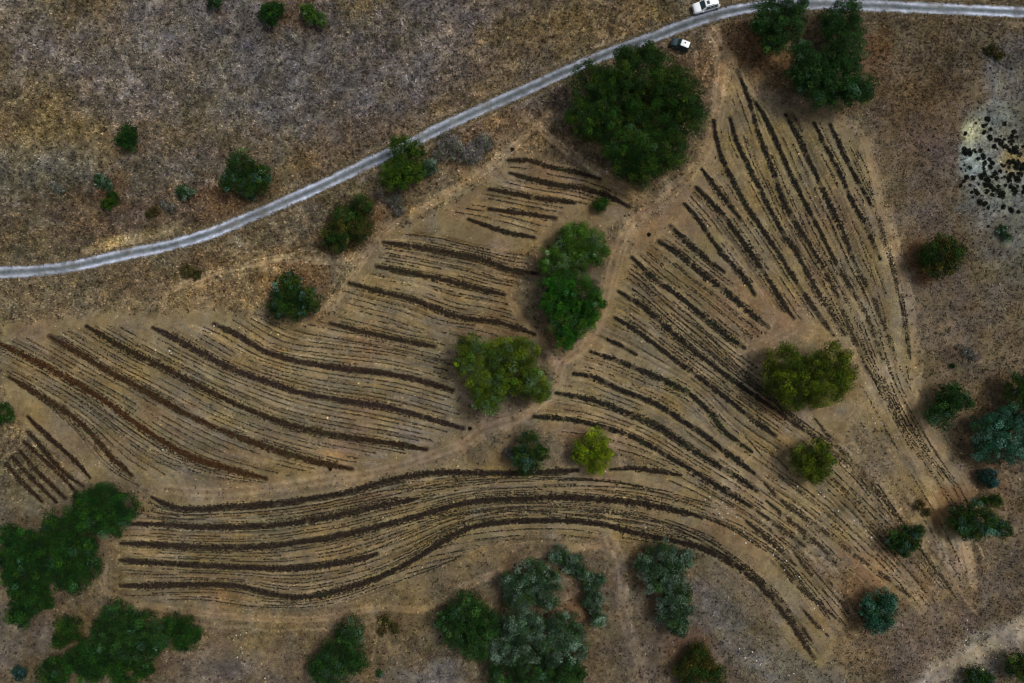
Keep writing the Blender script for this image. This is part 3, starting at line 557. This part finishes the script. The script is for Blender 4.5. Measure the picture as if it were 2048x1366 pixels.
# stubble and weeds inside the fields
x, y = scatter(190000, 6); i, j = gi(x, y); keep = rng.random(len(x)) < FIELD[j, i] * (1 - PM[j, i]) * (1 - BM[j, i]) * (.3 + .5 * fbm(x, y, 4, 8))
x, y, i, j = x[keep], y[keep], i[keep], j[keep]; c = C[j, i].astype(float)
f = np.exp(rng.normal(.0, .5, len(x)))[:, None]; pal = np.array([[1.05, 1, .85], [.95, 1.02, .8], [1.1, .95, .85], [1, 1, 1.1]])[rng.integers(0, 4, len(x))]
V, F, cc = tufts(x, y, Z[j, i] - .01, .08 + .12 * rng.random(len(x)), c * f * pal * 1.2, 5, .26)
tag(npmesh('stubble', V, F, M_grass, cc), 'short pale stubble and weeds between the planted rows', 'stubble', kind='stuff')
# ------------------------------------------------------------------ planted rows: every row a thing
ROWCOL = {'A1': (60, 38, 18), 'A2': (54, 38, 21), 'A3': (54, 38, 21), 'A4': (46, 35, 22), 'A5': (48, 38, 33), 'A6': (50, 38, 30), 'B': (44, 31, 20), 'M': (48, 39, 28), 'S': (42, 34, 27), 'D': (38, 34, 28), 'E': (52, 44, 34)}
GREEN = {'D1': .12, 'D2': .3, 'D3': .25, 'D4': .4, 'D6': .1, 'D8': .25, 'D9': .25, 'D10': .15, 'D11': .2, 'D12': .15, 'D13': .2, 'D14': .25, 'D15': .2, 'D7': .1, 'S3': .08, 'S5': .12, 'M1': .1, 'M2': .1, 'M3': .2, 'M4': .15}
LAB = {
'A1':'rust-brown crop row of the west field running in from the left edge','A2':'rust-brown crop row above the short parallel rows at the left edge',
'A3':'long orange-brown row of the west field, third from the lower left','A4':'long dark brown row of the west field starting highest on the left',
'A5':'purplish brown west field row ending by a lone clump on the pale headland','A6':'uppermost long west field row, thin at first, ending left of the three-lobed tree',
'B1':'uppermost and longest of the six short rows at the left edge','B2':'second from the top of the six short rows at the left edge','B3':'third from the top of the six short rows at the left edge',
'B4':'fourth from the top of the six short rows at the left edge','B5':'fifth from the top of the six short rows at the left edge','B6':'lowest of the six short rows at the left edge',
'M1':'ragged northernmost row under the broadest tree','M2':'thick dark row just below the northernmost one, ending at the track','M3':'third row from the north in the middle field',
'M4':'shortest row of the middle field, fourth from the north','M5':'short slanting row above the pale greyish tree','M6':'long brown row ending at the pale greyish tree','M7':'brown row of the middle field between the two longest ones',
'M8':'wavy brown row bending round above the three-lobed tree','M9':'short straight brown row left of the three-lobed tree',
'S1':'top curving row of the south field, passing under the dark tree','S1b':'faint short row continuing right of the bright yellow-green tree','S2':'second curving row of the south field, ending halfway along',
'S3':'third curving row of the south field, rising over the bend and across','S4':'short curving row of the south field ending in loose clumps','S5':'lowest and longest row of the south field, swinging round the bend to the lower right',
'D1':'lowest dark row starting just below the three-lobed tree','D2':'green-flecked row second up from the three-lobed tree on its right','D3':'broken dark row third up on the right of the central track',
'D4':'greenest row, with a kink in its middle, right of the central track','D5':'short ragged row beside the egg-shaped tree','D6':'dark row starting below and right of the egg-shaped tree','D7':'very long dark row starting level with the top of the egg-shaped tree',
'D8':'dark row with a bright green plant at its upper end','D9':'long thinning row ending left of the two-humped olive-green tree','D10':'short straight row at the inner bend of the track','D11':'narrow row beside the short straight one',
'D12':'dark row ending on the bare pinkish patch above the two-humped tree','D13':'short row nearest the lower right of the broadest tree','D14':'long row starting nearest the right side of the broadest tree',
'D15':'long dark row second from the broadest tree','D16':'long row that starts farthest north in the fan','D17':'long purplish row right of the northernmost starting one','D18':'long brown row through the middle right of the fan',
'D19':'thin dark row second from the eastern edge of the fan','D20':'thin faint easternmost row of the fan','E1':'dark strip of plants passing right of the smaller olive-green tree','E2':'short dark strip below the smaller olive-green tree',
'E3':'long broken strip crossing the stony ground at the lower right','E4':'short strip below the low dark bush at the lower right','E5':'broken strip in the narrow lower end of the rows','E6':'shortest strip at the narrow lower end of the rows','E7':'broken strip beside white stones at the lower end of the rows','E11':'faint dark strip right of the two-humped olive-green tree, running down to the right','E12':'faint short strip just inside the eastern track','E13':'faint strip among white stones inside the long bend','E14':'faint strip left of the round blue-green tree on brown ground','E9':'faint strip carrying on down right from the lowest dark row below the three-lobed tree','E10':'long faint strip over stony ground above the bend to the lower end','E8':'outer strip alongside the long bend of the lowest row'}
def row(k, pts):
    hw = WID[k] * S; p = np.array(wpts(resample(pts, 3))); nn = normals2(p); L = len(p) * 3 * S
    n = int(L * hw * 2 * 42); t = rng.random(n) * (len(p) - 1); i0 = t.astype(int); f = (t - i0)[:, None]
    c0 = p[i0] * (1 - f) + p[i0 + 1] * f; s = t * 3 * S
    edge = 1 + .35 * (vn(s, s * 0, 1.0, 5) - .5) * 2 + .35 * (vn(s, s * 0 + len(LAB[k]), 7, 4) - .5) * 2
    end = np.clip(np.minimum(t, len(p) - 1 - t) * 3 * S / 3.0, .25, 1)
    o = np.clip(rng.normal(0, .5, n), -1.15, 1.15) * hw * edge * end; q = c0 + nn[i0] * o[:, None]
    gap = fbm(q[:, 0], q[:, 1], 1.1, 2, 3); th = .28 if k[0] in 'ASMB' else .37 if k[0] in 'D' else .44
    if k in ('M1', 'M3', 'D5', 'S1b', 'D20', 'D19', 'D13'): th += .07
    th = th + .07 * np.clip((q[:, 0] / S + 1024 - 1560) / 200, 0, 1) * np.clip((683 - q[:, 1] / S - 400) / 150, 0, 1)
    th = th + (.13 * np.clip((q[:, 0] / S + 1024 - 1400) / 150, 0, 1) if k in ('S5', 'S3', 'E8') else 0) + (.06 * np.clip((683 - q[:, 1] / S - 430) / 120, 0, 1) if k in ('D14','D15','D16','D17','D18','D19','E11','E12') else 0)
    q = q[gap > th - .04]; n = len(q)
    base = srgb(*(ROWCOL.get(k) or ROWCOL[k[0]])) * .95; gr = srgb(44, 60, 30) * .8 ; gp = GREEN.get(k, .03) * .5
    patch = (fbm(q[:, 0], q[:, 1], 3, 7) > (.66 - gp * .55)) & (rng.random(n) < .1 + gp * 1.4)
    c = np.where(patch[:, None], gr, base) * np.exp(rng.normal(0, .42, n))[:, None]
    worn = np.clip((q[:, 0] / S + 1024 - 1480) / 220, 0, 1) * np.clip((683 - q[:, 1] / S - 420) / 250, 0, 1)     # drier, smaller plants on the stony lower slope
    c = c + (srgb(74, 62, 46) - c) * (worn * .55)[:, None]
    V, F, cc = tufts(q[:, 0], q[:, 1], gz(q[:, 0], q[:, 1]), (.16 + .13 * rng.random(n)) * (1 - .35 * worn), c, 6, .3, .5, .3)
    V[:, 2] += .0; cx, cy = p[len(p) // 2]; V[:, 0] -= cx; V[:, 1] -= cy
    o = npmesh('crop_row', V, F, M_crop, cc); o.location = (cx, cy, 0)
    tag(o, LAB[k], 'crop row', 'dark planted rows of the terraced fields')
for k, pts in B.items(): row(k, pts)
# thin lines of seedlings
q = np.vstack(SX); i, j = gi(q[:, 0], q[:, 1]); ok = (BM[j, i] < .3) & (PM[j, i] < .35) & (FIELD[j, i] > .2); q = q[ok]; n = len(q)
c = np.where((rng.random(n) < .25)[:, None], srgb(40, 48, 28), srgb(36, 29, 23)) * np.exp(rng.normal(0, .45, n))[:, None]
V, F, cc = tufts(q[:, 0], q[:, 1], gz(q[:, 0], q[:, 1]), .11 + .1 * rng.random(n), c, 7, .37, .6)
tag(npmesh('seedlings', V, F, M_crop, cc), 'thin dotted lines of tiny dark seedlings between the planted rows', 'seedlings', kind='stuff')
# ------------------------------------------------------------------ trees and bushes
PAL = {'BT': [(.55, (32, 60, 44)), (.25, (62, 88, 76)), (.2, (28, 48, 22))], 'GL': [(.7, (22, 46, 16)), (.25, (34, 56, 18)), (.05, (40, 64, 44))],   # (probability, colour) of a leaf clump
 'G': [(.65, (26, 48, 14)), (.3, (42, 56, 16)), (.05, (56, 76, 50))], 'GG': [(.7, (28, 60, 16)), (.25, (46, 70, 18)), (.05, (44, 76, 44))], 'GD': [(.6, (26, 46, 16)), (.25, (42, 54, 18)), (.15, (54, 78, 66))],
 'GB': [(.7, (26, 48, 20)), (.22, (40, 60, 28)), (.08, (56, 78, 60))], 'YG': [(.6, (46, 62, 14)), (.4, (34, 54, 14))], 'GY': [(.5, (62, 74, 22)), (.3, (50, 70, 24)), (.2, (66, 84, 56))], 'Y': [(.7, (60, 68, 10)), (.3, (44, 60, 12))],
 'YY': [(.8, (84, 96, 12)), (.2, (62, 84, 20))], 'B': [(.4, (46, 64, 46)), (.3, (82, 98, 84)), (.3, (34, 50, 24))], 'BG': [(.5, (54, 76, 32)), (.2, (72, 92, 62)), (.3, (42, 66, 20))],
 'BD': [(.7, (26, 46, 40)), (.3, (50, 74, 74))], 'P': [(.6, (96, 92, 90)), (.4, (70, 76, 60))], 'GR': [(.65, (30, 48, 18)), (.35, (54, 52, 24))], 'R': [(.6, (62, 54, 34)), (.4, (52, 56, 30))]}
def leaves(V0, cols, nrm, sz):
    n = len(V0); r = rng.normal(size=(n, 3)) * .75 + nrm; r /= np.linalg.norm(r, axis=1)[:, None]
    h = rng.normal(size=(n, 3)); u = np.cross(r, h); u /= np.linalg.norm(u, axis=1)[:, None]; v = np.cross(r, u)
    a = sz[:, None] * .5; b = a * .62
    V = np.stack([V0 - u * a, V0 - v * b + u * a * .1, V0 + u * a, V0 + v * b + u * a * .1], 1)
    return V.reshape(-1, 3), np.arange(4 * n).reshape(-1, 4), np.repeat(cols, 4, 0)
def tube(bm, a, b, r0, r1, seg=7):
    a = np.array(a); b = np.array(b); d = b - a; d = d / np.linalg.norm(d); h = np.array([0, 0, 1.]) if abs(d[2]) < .9 else np.array([1., 0, 0])
    u = np.cross(d, h); u /= np.linalg.norm(u); v = np.cross(d, u)
    R = [[bm.verts.new(c + (u * math.cos(t) + v * math.sin(t)) * r) for t in [2 * math.pi * k / seg for k in range(seg)]] for c, r in ((a, r0), (b, r1))]
    for k in range(seg): bm.faces.new((R[0][k], R[0][(k + 1) % seg], R[1][(k + 1) % seg], R[1][k]))
    bm.faces.new(R[1]); bm.faces.new(R[0][::-1])
def tree(name, kind, lobes, label, hgt, cat, lit, group=None):
    L = np.array(lobes, float); bush = cat == 'bush' or hgt < 5; hc = hgt * (.62 if not bush else .45); sc = 1 - hc / H
    cx, cy = np.average(L[:, 0], weights=L[:, 2] ** 2), np.average(L[:, 1], weights=L[:, 2] ** 2); ox, oy = w(cx, cy); ox *= sc; oy *= sc; oz = float(gz(ox, oy))
    root = empty(name, ox, oy, oz); P = []; N = []; CC = []; SZ = []
    pal = PAL[kind]; pr = np.array([p for p, _ in pal]); pc = np.array([srgb(*c_) for _, c_ in pal]); lu = pc.mean(1, keepdims=True); pc = (lu + (pc - lu) * 1.2).clip(.003, 1) * 1.02
    bm = bmesh.new()
    rmax = L[:, 2].max()
    if not bush:
        tube(bm, (0, 0, -.15), (.1, .05, hgt * .3), hgt * .045, hgt * .034, 9)
    for (px, py, r) in L:
        x, y = w(px, py); x = x * sc - ox; y = y * sc - oy; r = r * S * sc * 1.04
        top = hgt * (.72 + .28 * (r / (rmax * S)) ** .7) * rng.uniform(.88, 1.05); rz = min(top * (.5 if not bush else .55), r * 1.0); zc = top - rz
        if bush: zc = max(zc, rz * .35)
        # limb to the lobe
        if bush:
            for q in range(3):
                aa = rng.random() * 6.28; tube(bm, (0, 0, -.1), (x + math.cos(aa) * r * .4, y + math.sin(aa) * r * .4, zc), .05 + r * .02, .02, 5)
        else:
            m = (x * .45, y * .45, hgt * .3 + (zc - hgt * .3) * .5); tube(bm, (.05, .03, hgt * .28), m, hgt * .026, hgt * .018); tube(bm, m, (x, y, zc + rz * .2), hgt * .018, hgt * .007)
        # sub clumps over the dome
        rc0 = min(max(.28 * r, .32), .85); nc = max(8, int((r / rc0) ** 2 * 4.6))
        d = rng.normal(size=(nc, 3)); d[:, 2] = np.abs(d[:, 2]) * 1.0 - .25; d /= np.linalg.norm(d, axis=1)[:, None]
        rad = (.3 + .7 * rng.random(nc) ** .6)[:, None] * np.array([r - rc0 * .55, r - rc0 * .55, rz]); cc = np.array([x, y, zc]) + d * rad + rng.normal(0, .12, (nc, 3)) * r * .5
        cc[:, 2] = np.maximum(cc[:, 2], .15 * hgt if not bush else .12)
        for c0 in cc:
            rc = rc0 * rng.uniform(.6, 1.25); ls = .19 if rc0 > .5 else .15
            nl = int(5.2 * rc * rc / (ls * ls) * (1.0 if kind != 'P' else .4)) + 8
            e = rng.normal(size=(nl, 3)); e /= np.linalg.norm(e, axis=1)[:, None]; e[:, 2] = np.abs(e[:, 2]) * .9 - .2
            pp = c0 + e * rc * (.45 + .6 * rng.random((nl, 1)) ** .6) * np.array([1, 1, .75])
            hue = pc[rng.choice(len(pr), p=pr)] * math.exp(rng.normal(0, .42))
            P.append(pp); N.append(e * .7 + np.array([0, 0, .55])); CC.append(hue * np.exp(rng.normal(0, .28, (nl, 1))) * (1 + rng.normal(0, .06, (nl, 3)))); SZ.append(ls * rng.uniform(.7, 1.5, nl))
    V, F, c = leaves(np.vstack(P), np.vstack(CC).clip(.004, .6), np.vstack(N), np.concatenate(SZ))
    V[:, 2] = np.maximum(V[:, 2], .03)
    npmesh('crown' if not bush else 'foliage', V, F, M_leaf, c, root)
    me = bpy.data.meshes.new('trunk'); bm.to_mesh(me); bm.free(); me.materials.append(M_bark)
    t = bpy.data.objects.new('trunk' if not bush else 'stem', me); COL.objects.link(t); t.parent = root
    tag(root, label, cat, group or ('trees around the terraced fields' if cat == 'tree' else 'bushes on the dry slopes'))
    return root
for a in T: tree(*a)
# ------------------------------------------------------------------ low dark shrubs on the stony patch (copies)
PROTO = []
def small_shrub_mesh(seed, r=.42):
    nl = 260; e = rng.normal(size=(nl, 3)); e /= np.linalg.norm(e, axis=1)[:, None]; e[:, 2] = np.abs(e[:, 2])
    lob = 1 + .12 * np.sin(np.arctan2(e[:, 1], e[:, 0]) * (2 + seed % 3) + seed)
    pp = e * r * (.3 + .75 * rng.random((nl, 1)) ** .5) * lob[:, None] * np.array([1, 1, .7]); c = srgb(14, 17, 11) * 1.4 * np.exp(rng.normal(0, .4, (nl, 1)))
    V, F, c = leaves(pp, c.clip(.003, .3), e + np.array([0, 0, .5]), .13 * rng.uniform(.7, 1.4, nl)); V[:, 2] = np.maximum(V[:, 2], .01); return V, F, c
for k in range(5):
    V, F, c = small_shrub_mesh(k); o = npmesh('low_shrub', V, F, M_leaf, c); PROTO.append(o)
spots = [(1958,405,1.5),(1968,408,1.2),(2005,414,1.3),(2021,420,1.5),(2036,424,.9),(1975,416,.9),(1942,385,.8),(1953,388,1),(1996,383,1.2),(2007,388,.7),(1944,395,.7),(1950,247,.6),(2008,248,1.1),(1975,453,.7)]
r_ = np.random.default_rng(11)
while len(spots) < 190:
    px, py = r_.uniform(1918, 2062), r_.uniform(235, 395); d = math.hypot((px - 1998) / 82, (py - 328) / 72) + r_.normal(0, .2)
    if d > 1 or vn(px, py, 26, 3) < .3: continue
    if math.hypot((px - 1945) / 18, (py - 322) / 14) < 1 and r_.random() < .7: continue
    spots.append((px, py, r_.uniform(.5, 1.35)))
for q, (px, py, s_) in enumerate(spots):
    o = PROTO[q] if q < 5 else PROTO[q % 5].copy()
    if q >= 5: COL.objects.link(o)
    x, y = w(px, py); o.location = (x, y, float(gz(x, y))); o.rotation_euler = (0, 0, r_.random() * 6.28); s_ *= .98; o.scale = (s_, s_ * r_.uniform(.7, 1.2), s_)
    tag(o, 'low near-black shrub on the pale stony patch at the right edge', 'shrub', 'low black shrubs on the stony patch')
for px, py, lab in [(940,857,'lone dark clump just past the end of a purplish west field row'),(1297,470,'lone dark clump on the track side beside the upper end of a row'),(661,938,'lone black clump under the end of the orange-brown row'),(1025,300,'dark clump above the ragged northernmost row')]:
    o = PROTO[1].copy(); COL.objects.link(o); o.name = 'weed_clump'; x, y = w(px, py); o.location = (x, y, float(gz(x, y))); o.scale = (.9, .9, .8); tag(o, lab, 'weed')
# stray weeds on the eastern slope and white stones
for q in range(26):
    px, py = r_.uniform(1780, 2040), r_.uniform(60, 760); o = PROTO[q % 5].copy(); COL.objects.link(o); x, y = w(px, py); o.name = 'weed_clump'
    s_ = r_.uniform(.3, .6); o.location = (x, y, float(gz(x, y))); o.scale = (s_, s_, s_); tag(o, 'tiny dark weed clump scattered on the brown eastern slope', 'weed', 'weed clumps on the eastern slope')
def stone_mesh(seed):
    bm = bmesh.new(); bmesh.ops.create_icosphere(bm, subdivisions=2, radius=.2); rr = random.Random(seed)
    for v in bm.verts: v.co *= rr.uniform(.8, 1.15); v.co.z = v.co.z * .6 + .05
    me = bpy.data.meshes.new('stone'); bm.to_mesh(me); bm.free(); me.materials.append(M_stone); return me
SM = [stone_mesh(k) for k in range(4)]
zones = [(1590,970,1750,1080,10,'rows by the smaller olive-green tree','white stone among the rows below the smaller olive-green tree',45),(1420,990,1500,1080,14,'',"white stone among the rows where the long bends cross",30),(1540,1090,1650,1240,14,'','white stone at the narrow lower end of the rows',45),
 (1480,1290,1600,1360,14,'','white stone on the grey bare ground at the bottom edge',20),(470,1270,540,1340,10,'','white stone on the bare ground below the south rows',30),(1930,1250,2048,1340,10,'','white stone beside the pale track at the lower right',-30),(1740,830,1800,900,6,'','white stone at the foot of the long rows on the right',60)]
for (x0, y0, x1, y1, n_, _, lab, ang) in zones:
    for q in range(n_):
        t = r_.random(); px = x0 + (x1 - x0) * t + r_.normal(0, 8); py = y0 + (y1 - y0) * t + r_.normal(0, 12)
        x, y = w(px, py); o = bpy.data.objects.new('stone', SM[q % 4]); COL.objects.link(o); s_ = r_.uniform(.35, .85)
        o.location = (x, y, float(gz(x, y))); o.scale = (s_, s_ * r_.uniform(.6, 1), s_); o.rotation_euler = (0, 0, r_.random() * 6); tag(o, lab, 'stone', lab.replace('white stone', 'white stones'))
for (px, py, lab) in [(427,652,'single white stone at the start of the top row of the west field'),(324,900,'single white stone between the rows of the west field'),(1213,344,'single pinkish white stone at the foot of the broadest tree'),(338,702,'tiny white stone in the upper west field')]:
    x, y = w(px, py); o = bpy.data.objects.new('stone', SM[0]); COL.objects.link(o); o.location = (x, y, float(gz(x, y))); o.scale = (.8, .7, .8); tag(o, lab, 'stone')
# ------------------------------------------------------------------ cars
M_white = mat('white_paint', (.88, .9, .9), rough=.35, coat=.6, noise=((3, .96, 1.04),)); M_dark = mat('dark_green_paint', (.008, .03, .036), rough=.35, coat=.5, noise=((3, .8, 1.2),))
M_glass = mat('tinted_glass', (.01, .04, .042), rough=.08, spec=.6); M_tyre = mat('tyre_rubber', (.02, .02, .02), rough=.9); M_rim = mat('alloy', (.45, .45, .46), rough=.35, metal=.8)
M_blk = mat('black_plastic', (.018, .02, .024), rough=.6); M_lamp = mat('lamp_lens', (.7, .72, .72), rough=.15); M_red = mat('tail_lens', (.35, .02, .02), rough=.2)
def mobj(name, bm, m, parent, smooth=False):
    bmesh.ops.recalc_face_normals(bm, faces=bm.faces); me = bpy.data.meshes.new(name); bm.to_mesh(me); bm.free(); me.materials.append(m)
    if smooth:
        for p in me.polygons: p.use_smooth = True
    o = bpy.data.objects.new(name, me); COL.objects.link(o); o.parent = parent; return o
def loft(secs):
    """secs: list of (x, half width bottom, half width top, z bottom, z top); rounded box sections"""
    bm = bmesh.new(); R = []
    for (x, wb, wt, zb, zt) in secs:
        h = zt - zb; pr = [(wb * .9, zb), (wb, zb + h * .12), (wb, zb + h * .55), (wt * .985 + (wb - wt) * .15, zb + h * .85), (wt * .93, zt - h * .02), (wt * .6, zt + h * .015), (0, zt + h * .03)]
        full = [(y, z) for y, z in pr] + [(-y, z) for y, z in pr[-2::-1]]
        R.append([bm.verts.new((x, y, z)) for y, z in full])
    n = len(R[0])
    for a, b in zip(R[:-1], R[1:]):
        for k in range(n): bm.faces.new((a[k], a[(k + 1) % n], b[(k + 1) % n], b[k]))
    bm.faces.new(R[0]); bm.faces.new(R[-1]); return bm
def slab(quad, th=.02, off=.012):
    """thin curved-free plate from four 3D corners, thickened along its normal"""
    bm = bmesh.new(); q = np.array(quad, float); nrm = np.cross(q[1] - q[0], q[3] - q[0]); nrm /= np.linalg.norm(nrm)
    a = [bm.verts.new(c + nrm * off) for c in q]; b = [bm.verts.new(c + nrm * (off - th)) for c in q]
    bm.faces.new(a); bm.faces.new(b[::-1])
    for k in range(4): bm.faces.new((a[k], a[(k + 1) % 4], b[(k + 1) % 4], b[k]))
    return bm
def box(cx, cy, cz, sx, sy, sz, bev=.02):
    bm = bmesh.new(); bmesh.ops.create_cube(bm, size=1)
    for v in bm.verts: v.co = (cx + v.co.x * sx, cy + v.co.y * sy, cz + v.co.z * sz)
    bmesh.ops.bevel(bm, geom=list(bm.edges), offset=bev, segments=2, affect='EDGES'); return bm
def wheel(x, y, r, parent):
    bm = bmesh.new(); bmesh.ops.create_cone(bm, cap_ends=True, segments=24, radius1=r, radius2=r, depth=.22)
    for v in bm.verts: v.co = (x + v.co.x, y + v.co.z, r + v.co.y)
    bmesh.ops.bevel(bm, geom=[e for e in bm.edges if len(e.link_faces) == 2 and e.calc_face_angle(0) > 1], offset=.03, segments=2, affect='EDGES')
    wh = mobj('wheel', bm, M_tyre, parent); bm = bmesh.new(); bmesh.ops.create_cone(bm, cap_ends=True, segments=16, radius1=r * .62, radius2=r * .55, depth=.03)
    s = 1 if y > 0 else -1
    for v in bm.verts: v.co = (x + v.co.x, y + s * (.115 + v.co.z * s), r + v.co.y)
    mobj('rim', bm, M_rim, wh)
def car(name, px, py, hx, hy, L, Wd, hh, roofh, paint_, roofm, label, cat, kind):
    x, y = w(px, py); z = float(gz(x, y)) + .03; root = empty(name, x, y, z, math.atan2(hy, hx)); hl = L / 2; a = Wd / 2; r = .34 if kind == 'suv' else .33
    if kind == 'suv':
        body = [(hl, a*.72, a*.62, .42, .72), (hl-.12, a*.9, a*.8, .34, .88), (hl-.5, a, a*.9, .3, .98), (hl-1.1, a, a*.92, .28, 1.04), (.6, a, a*.94, .28, 1.06), (-hl*.5, a, a*.94, .28, 1.08), (-hl+.35, a, a*.92, .3, 1.08), (-hl+.08, a*.95, a*.86, .36, 1.04), (-hl, a*.85, a*.75, .42, .92)]
        wf, rf, rb, wb = hl-1.25, hl-1.95, -hl+.55, -hl+.12
    else:
        body = [(hl, a*.8, a*.72, .42, .8), (hl-.1, a*.92, a*.84, .36, .92), (hl-.4, a, a*.92, .32, 1.0), (.55, a, a*.94, .3, 1.04), (-hl*.5, a, a*.95, .3, 1.06), (-hl+.15, a, a*.93, .32, 1.06), (-hl, a*.9, a*.85, .4, 1.0)]
        wf, rf, rb, wb = hl-1.0, hl-1.62, -hl+.3, -hl+.08
    b = mobj('body', loft(body), paint_, root, True)
    bt = 1.02; ct = roofh; g1 = a * .9; g2 = a * (.74 if kind == 'suv' else .68)
    mobj('cabin', loft([(wf-.02, g1*.96, g1*.9, bt-.08, bt+.02), (rf, g1, g2, bt-.08, ct-.05), ((rf+rb)/2, g1, g2, bt-.08, ct-.03), (rb, g1, g2, bt-.08, ct-.05), (wb, g1*.95, g1*.88, bt-.08, bt+.03)]), M_blk if kind != 'suv' else paint_, root, False)
    mobj('roof', loft([(rf+.04, g2*.9, g2*.86, ct-.06, ct-.01), (rf-.1, g2*1.02, g2*.95, ct-.07, ct+.02), ((rf+rb)/2, g2*1.0, g2*.95, ct-.07, ct+.05), (rb+.1, g2*1.02, g2*.95, ct-.07, ct+.02), (rb-.08, g2*.92, g2*.86, ct-.06, ct-.01)]), roofm, root, True)
    mobj('windscreen', slab([(wf-.04, g1*.86, bt+.05), (wf-.04, -g1*.86, bt+.05), (rf+.03, -g2*.86, ct-.02), (rf+.03, g2*.86, ct-.02)][::-1], .03, .045), M_glass, root)
    mobj('rear_window', slab([(wb+.04, -g1*.78, bt+.1), (wb+.04, g1*.78, bt+.1), (rb-.05, g2*.8, ct-.05), (rb-.05, -g2*.8, ct-.05)][::-1], .03, .05), M_glass, root)
    nW = 3 if kind == 'suv' else 2; xs = np.linspace(rf - .05, rb + .1, nW + 1)
    for s in (1, -1):
        for k in range(nW):
            q = [(xs[k]-.04, s*g1*1.0, bt+.06), (xs[k+1]+.04, s*g1*1.0, bt+.06), (xs[k+1]+.04, s*g2*1.0, ct-.13), (xs[k]-.04, s*g2*1.0, ct-.13)]
            mobj('side_window', slab(q if s > 0 else q[::-1], .03, .075), M_glass, root)
        mobj('mirror', box(wf-.25, s*(a+.08), 1.05, .14, .2, .13, .03), M_blk if kind != 'suv' else paint_, root)
        mobj('headlight', box(hl-.12, s*a*.66, .76, .16, a*.36, .12, .03), M_lamp, root); mobj('tail_light', box(-hl+.05, s*a*.78, .86, .08, .2, .26, .02), M_red, root)
        for xx in (hl - .85, -hl + .85) if kind == 'suv' else (hl - .58, -hl + .55): wheel(xx, s * (a - .1), r, root)
        if kind == 'suv':
            mobj('roof_rail', box((rf+rb)/2-.05, s*g2*.86, ct+.06, (rf-rb)*.86, .07, .06, .02), M_blk, root)
    mobj('bumper', box(hl-.02, 0, .5, .16, Wd*.8, .22, .05), M_blk if kind != 'suv' else paint_, root); mobj('bumper', box(-hl+.02, 0, .5, .14, Wd*.86, .22, .05), M_blk if kind != 'suv' else paint_, root)
    mobj('grille', box(hl+.04, 0, .68, .05, Wd*.42, .14, .015), M_blk, root)
    if kind == 'suv': mobj('sunroof', box(rf-.55, .0, ct+.05, .5, .62, .03, .01), M_glass, root)
    else: mobj('hatch', box((rf+rb)/2+.05, -.12, ct+.065, .26, .24, .04, .01), M_blk, root); mobj('bonnet_scoop', box(hl-.42, 0, 1.03, .26, .3, .05, .02), M_blk, root)
    return tag(root, label, cat)
car('parked_car', 1411, 13, -.96, -.276, 4.8, 1.95, 1, 1.72, M_white, M_white, 'white estate car with dark glass parked above the gravel road at the top edge', 'car', 'suv')
car('parked_car', 1360, 91, -.93, .36, 3.35, 1.66, 1, 1.68, M_dark, M_white, 'small dark car with a white roof parked beside the broadest tree', 'car', 'mini')
